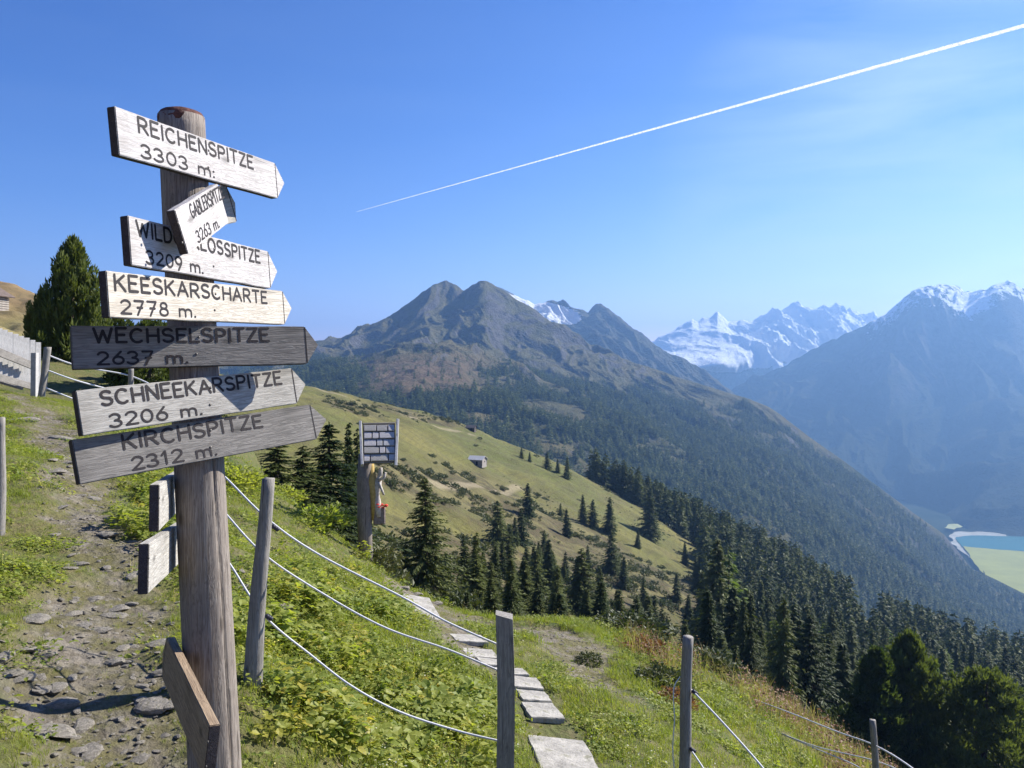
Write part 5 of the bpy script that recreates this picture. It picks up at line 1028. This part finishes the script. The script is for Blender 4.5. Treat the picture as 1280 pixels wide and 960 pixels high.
pn = fbm(q[:, 0]*.5, q[:, 1]*.5, 3, 72); sc_ = (.45+.55*RNG.random(len(q)))*(.85+.55*sstep(-.2, .6, pn))*(.9+q[:, 1]*.035)*(1-.45*path_mask(q[:, 0], q[:, 1]))*np.where(q[:, 0] < -1.6, .62, 1.)
ix = np.where(RNG.random(len(q)) < .10+.25*sstep(.0, .6, fbm(q[:, 0]*.9, q[:, 1]*.9, 3, 75)), RNG.integers(5, 7, len(q)), RNG.integers(0, 5, len(q)))
scatter('grass', np.stack([q[:, 0], q[:, 1], zn(q[:, 0], q[:, 1])-.004], 1), sc_, yaws(len(q), .12), TUF, idx=ix)
q = sample(15000, 2.2, 20, -.9, .75, lambda x, y: (1-path_mask(x, y)**.5)*slabfree(x, y)*sstep(-.1, .35, fbm(x*1.1, y*1.1, 3, 73))*np.where(_near(x, y) < -14, 0, 1)); sc_ = (.5+.7*RNG.random(len(q)))*(1+q[:, 1]*.04)
scatter('clover', np.stack([q[:, 0], q[:, 1], zn(q[:, 0], q[:, 1])-.002], 1), sc_, yaws(len(q), .2), CLO)
q = sample(1500, 3.3, 13, -.6, .3, lambda x, y: lush(x, y)*sstep(-.15, .3, fbm(x*1.3, y*1.3, 3, 74))); sc_ = .35+.65*RNG.random(len(q))**1.8
scatter('tall_herbs', np.stack([q[:, 0], q[:, 1], zn(q[:, 0], q[:, 1])-.01], 1), sc_, yaws(len(q), .15), HER, idx=RNG.choice(6, len(q), p=[.15, .15, .14, .14, .12, .30]))
M_YF = leaf_mat('yellow_petals', (.60, .50, .05), (.70, .62, .30), .3); M_WF = leaf_mat('pale_seed_heads', (.50, .48, .38), (.62, .60, .50), .3)
FLW = [herb(90, 7, .22, .05, .014, M_YF), herb(91, 9, .28, .07, .011, M_YF), herb(92, 8, .3, .06, .014, M_WF)]
q = sample(1300, 3, 15, -.9, .5, lambda x, y: (1-path_mask(x, y))*slabfree(x, y)*sstep(-.1, .4, fbm(x*.9, y*.9, 3, 79))); sc_ = .5+.7*RNG.random(len(q))
scatter('wild_flowers', np.stack([q[:, 0], q[:, 1], zn(q[:, 0], q[:, 1])-.01], 1), sc_, yaws(len(q), .15), FLW)
def weedy(x, y):
    px_, py_ = scr(x, y, zn(x, y)); return np.clip(ell(px_, py_, 990, 888, 110, 24, 30, .4)+ell(px_, py_, 835, 825, 60, 22, 30, .5)*.6+ell(px_, py_, 1100, 950, 70, 40, 0, .5), 0, 1)
q = sample(800, 5, 20, .1, .6, weedy); sc_ = .5+.8*RNG.random(len(q)); scatter('dry_weeds', np.stack([q[:, 0], q[:, 1], zn(q[:, 0], q[:, 1])-.01], 1), sc_, yaws(len(q), .15), STK)
# low bushes one can point at on the ledge
for px_, d_, w_, h_, mt, lab in [(790, 13.0, 1.1, .6, M_SHRUB, 'dark green low bush at the far right of the ledge, left of the rusty one'), (806, 11.6, .6, .42, M_RUSTLEAF, 'small rusty red bush on the ledge'), (772, 13.6, .8, .4, M_SHRUB, 'low bush beside the two tiny stakes'), (735, 10.0, .35, .22, M_SHRUB, 'little dark bush beside the dirt track right of the slabs'), (825, 9.4, .7, .4, M_SHRUB, 'dark bush at the edge of the ledge left of the round post'), (842, 8.6, .45, .28, M_RUSTLEAF, 'brownish bush just behind the round post'),
                               (470, 13.2, .8, .6, M_SHRUB, 'bush at the foot of the shrine pole'), (880, 12.0, 1.0, .5, M_SHRUB, 'green bush where the ledge drops behind the round post'), (395, 13.0, 1.1, .6, M_LEAF, 'leafy bush left of the shrine on the grass edge'), (290, 12.5, 1.1, .5, M_LEAF, 'light green bush right behind the signpost below the lowest board'), (250, 14.0, 1.2, .6, M_LEAF, 'light green bush behind the signpost, left part'), (345, 14.5, 1.0, .4, M_LEAF, 'light green bush behind the slim leaning post'), (205, 13.0, 1.0, .55, M_SHRUB, 'dark leafy bush left of the two small boards')]:
    me = bush_mesh('low_bush', int(px_), 900, mt, .5, .055); o = link('low_bush', me, None, None, label=lab, cat='bush'); p = nearpt(px_, d_); o.location = p; o.scale = (w_, w_, h_)

# ------------------------------------------------------------------ condensation trail high above
def contrail():
    a = P(445, 265, 46000); b_ = P(1420, -7, 17500); n = 420; V = []; seg = 10
    pts = []; rad = []; rr = random.Random(5)
    for i in range(n+1):
        t = i/n; s_ = t; pts.append(a.lerp(b_, s_)); rad.append((9+36*min(1, t*1.1))*(1+.10*rr.uniform(-1, 1)*min(1, t*2)) if i else 5)
    me = tube_mesh('condensation_trail', pts, rad, seg); m, nt, b = mat('trail_vapour'); b.inputs['Base Color'].default_value = (.95, .96, 1, 1); b.inputs['Roughness'].default_value = 1
    t = nt.nodes.new('ShaderNodeBsdfTranslucent'); t.inputs[0].default_value = (.95, .96, 1, 1); ms = nt.nodes.new('ShaderNodeMixShader'); ms.inputs[0].default_value = .5; nt.links.new(b.outputs[0], ms.inputs[1]); nt.links.new(t.outputs[0], ms.inputs[2]); g = NB(nt); tr = g.new('ShaderNodeBsdfTransparent'); m2 = g.new('ShaderNodeMixShader'); nt.links.new(g.ramp(g.noise(g.co('Object'), .011, 5, .65), (.36, .25), (.60, .95)), m2.inputs[0]); nt.links.new(tr.outputs[0], m2.inputs[1]); nt.links.new(ms.outputs[0], m2.inputs[2]); nt.links.new(m2.outputs[0], nt.nodes['Material Output'].inputs[0])
    return link('condensation_trail', me, m, None, label='long thin white condensation trail crossing the blue sky', cat='contrail')
contrail()
#@@HAZE
def haze():
    bm = bmesh.new(); bmesh.ops.create_cube(bm, size=1)
    x0, x1, y0, y1, z0, z1 = -16000, 16000, -2500, 16500, ZV-10, 900
    bmesh.ops.scale(bm, vec=(x1-x0, y1-y0, z1-z0), verts=bm.verts); bmesh.ops.translate(bm, vec=((x0+x1)/2, (y0+y1)/2, (z0+z1)/2), verts=bm.verts)
    m = bpy.data.materials.new('haze'); m.use_nodes = True; nt = m.node_tree; nt.nodes.clear()
    o = nt.nodes.new('ShaderNodeOutputMaterial'); v = nt.nodes.new('ShaderNodeVolumePrincipled'); v.inputs['Color'].default_value = (.26, .50, .94, 1); v.inputs['Density'].default_value = HAZE; v.inputs['Anisotropy'].default_value = 0.35
    nt.links.new(v.outputs[0], o.inputs['Volume'])
    h = link('haze', bm_mesh('haze', bm), m, kind='stuff')
haze()
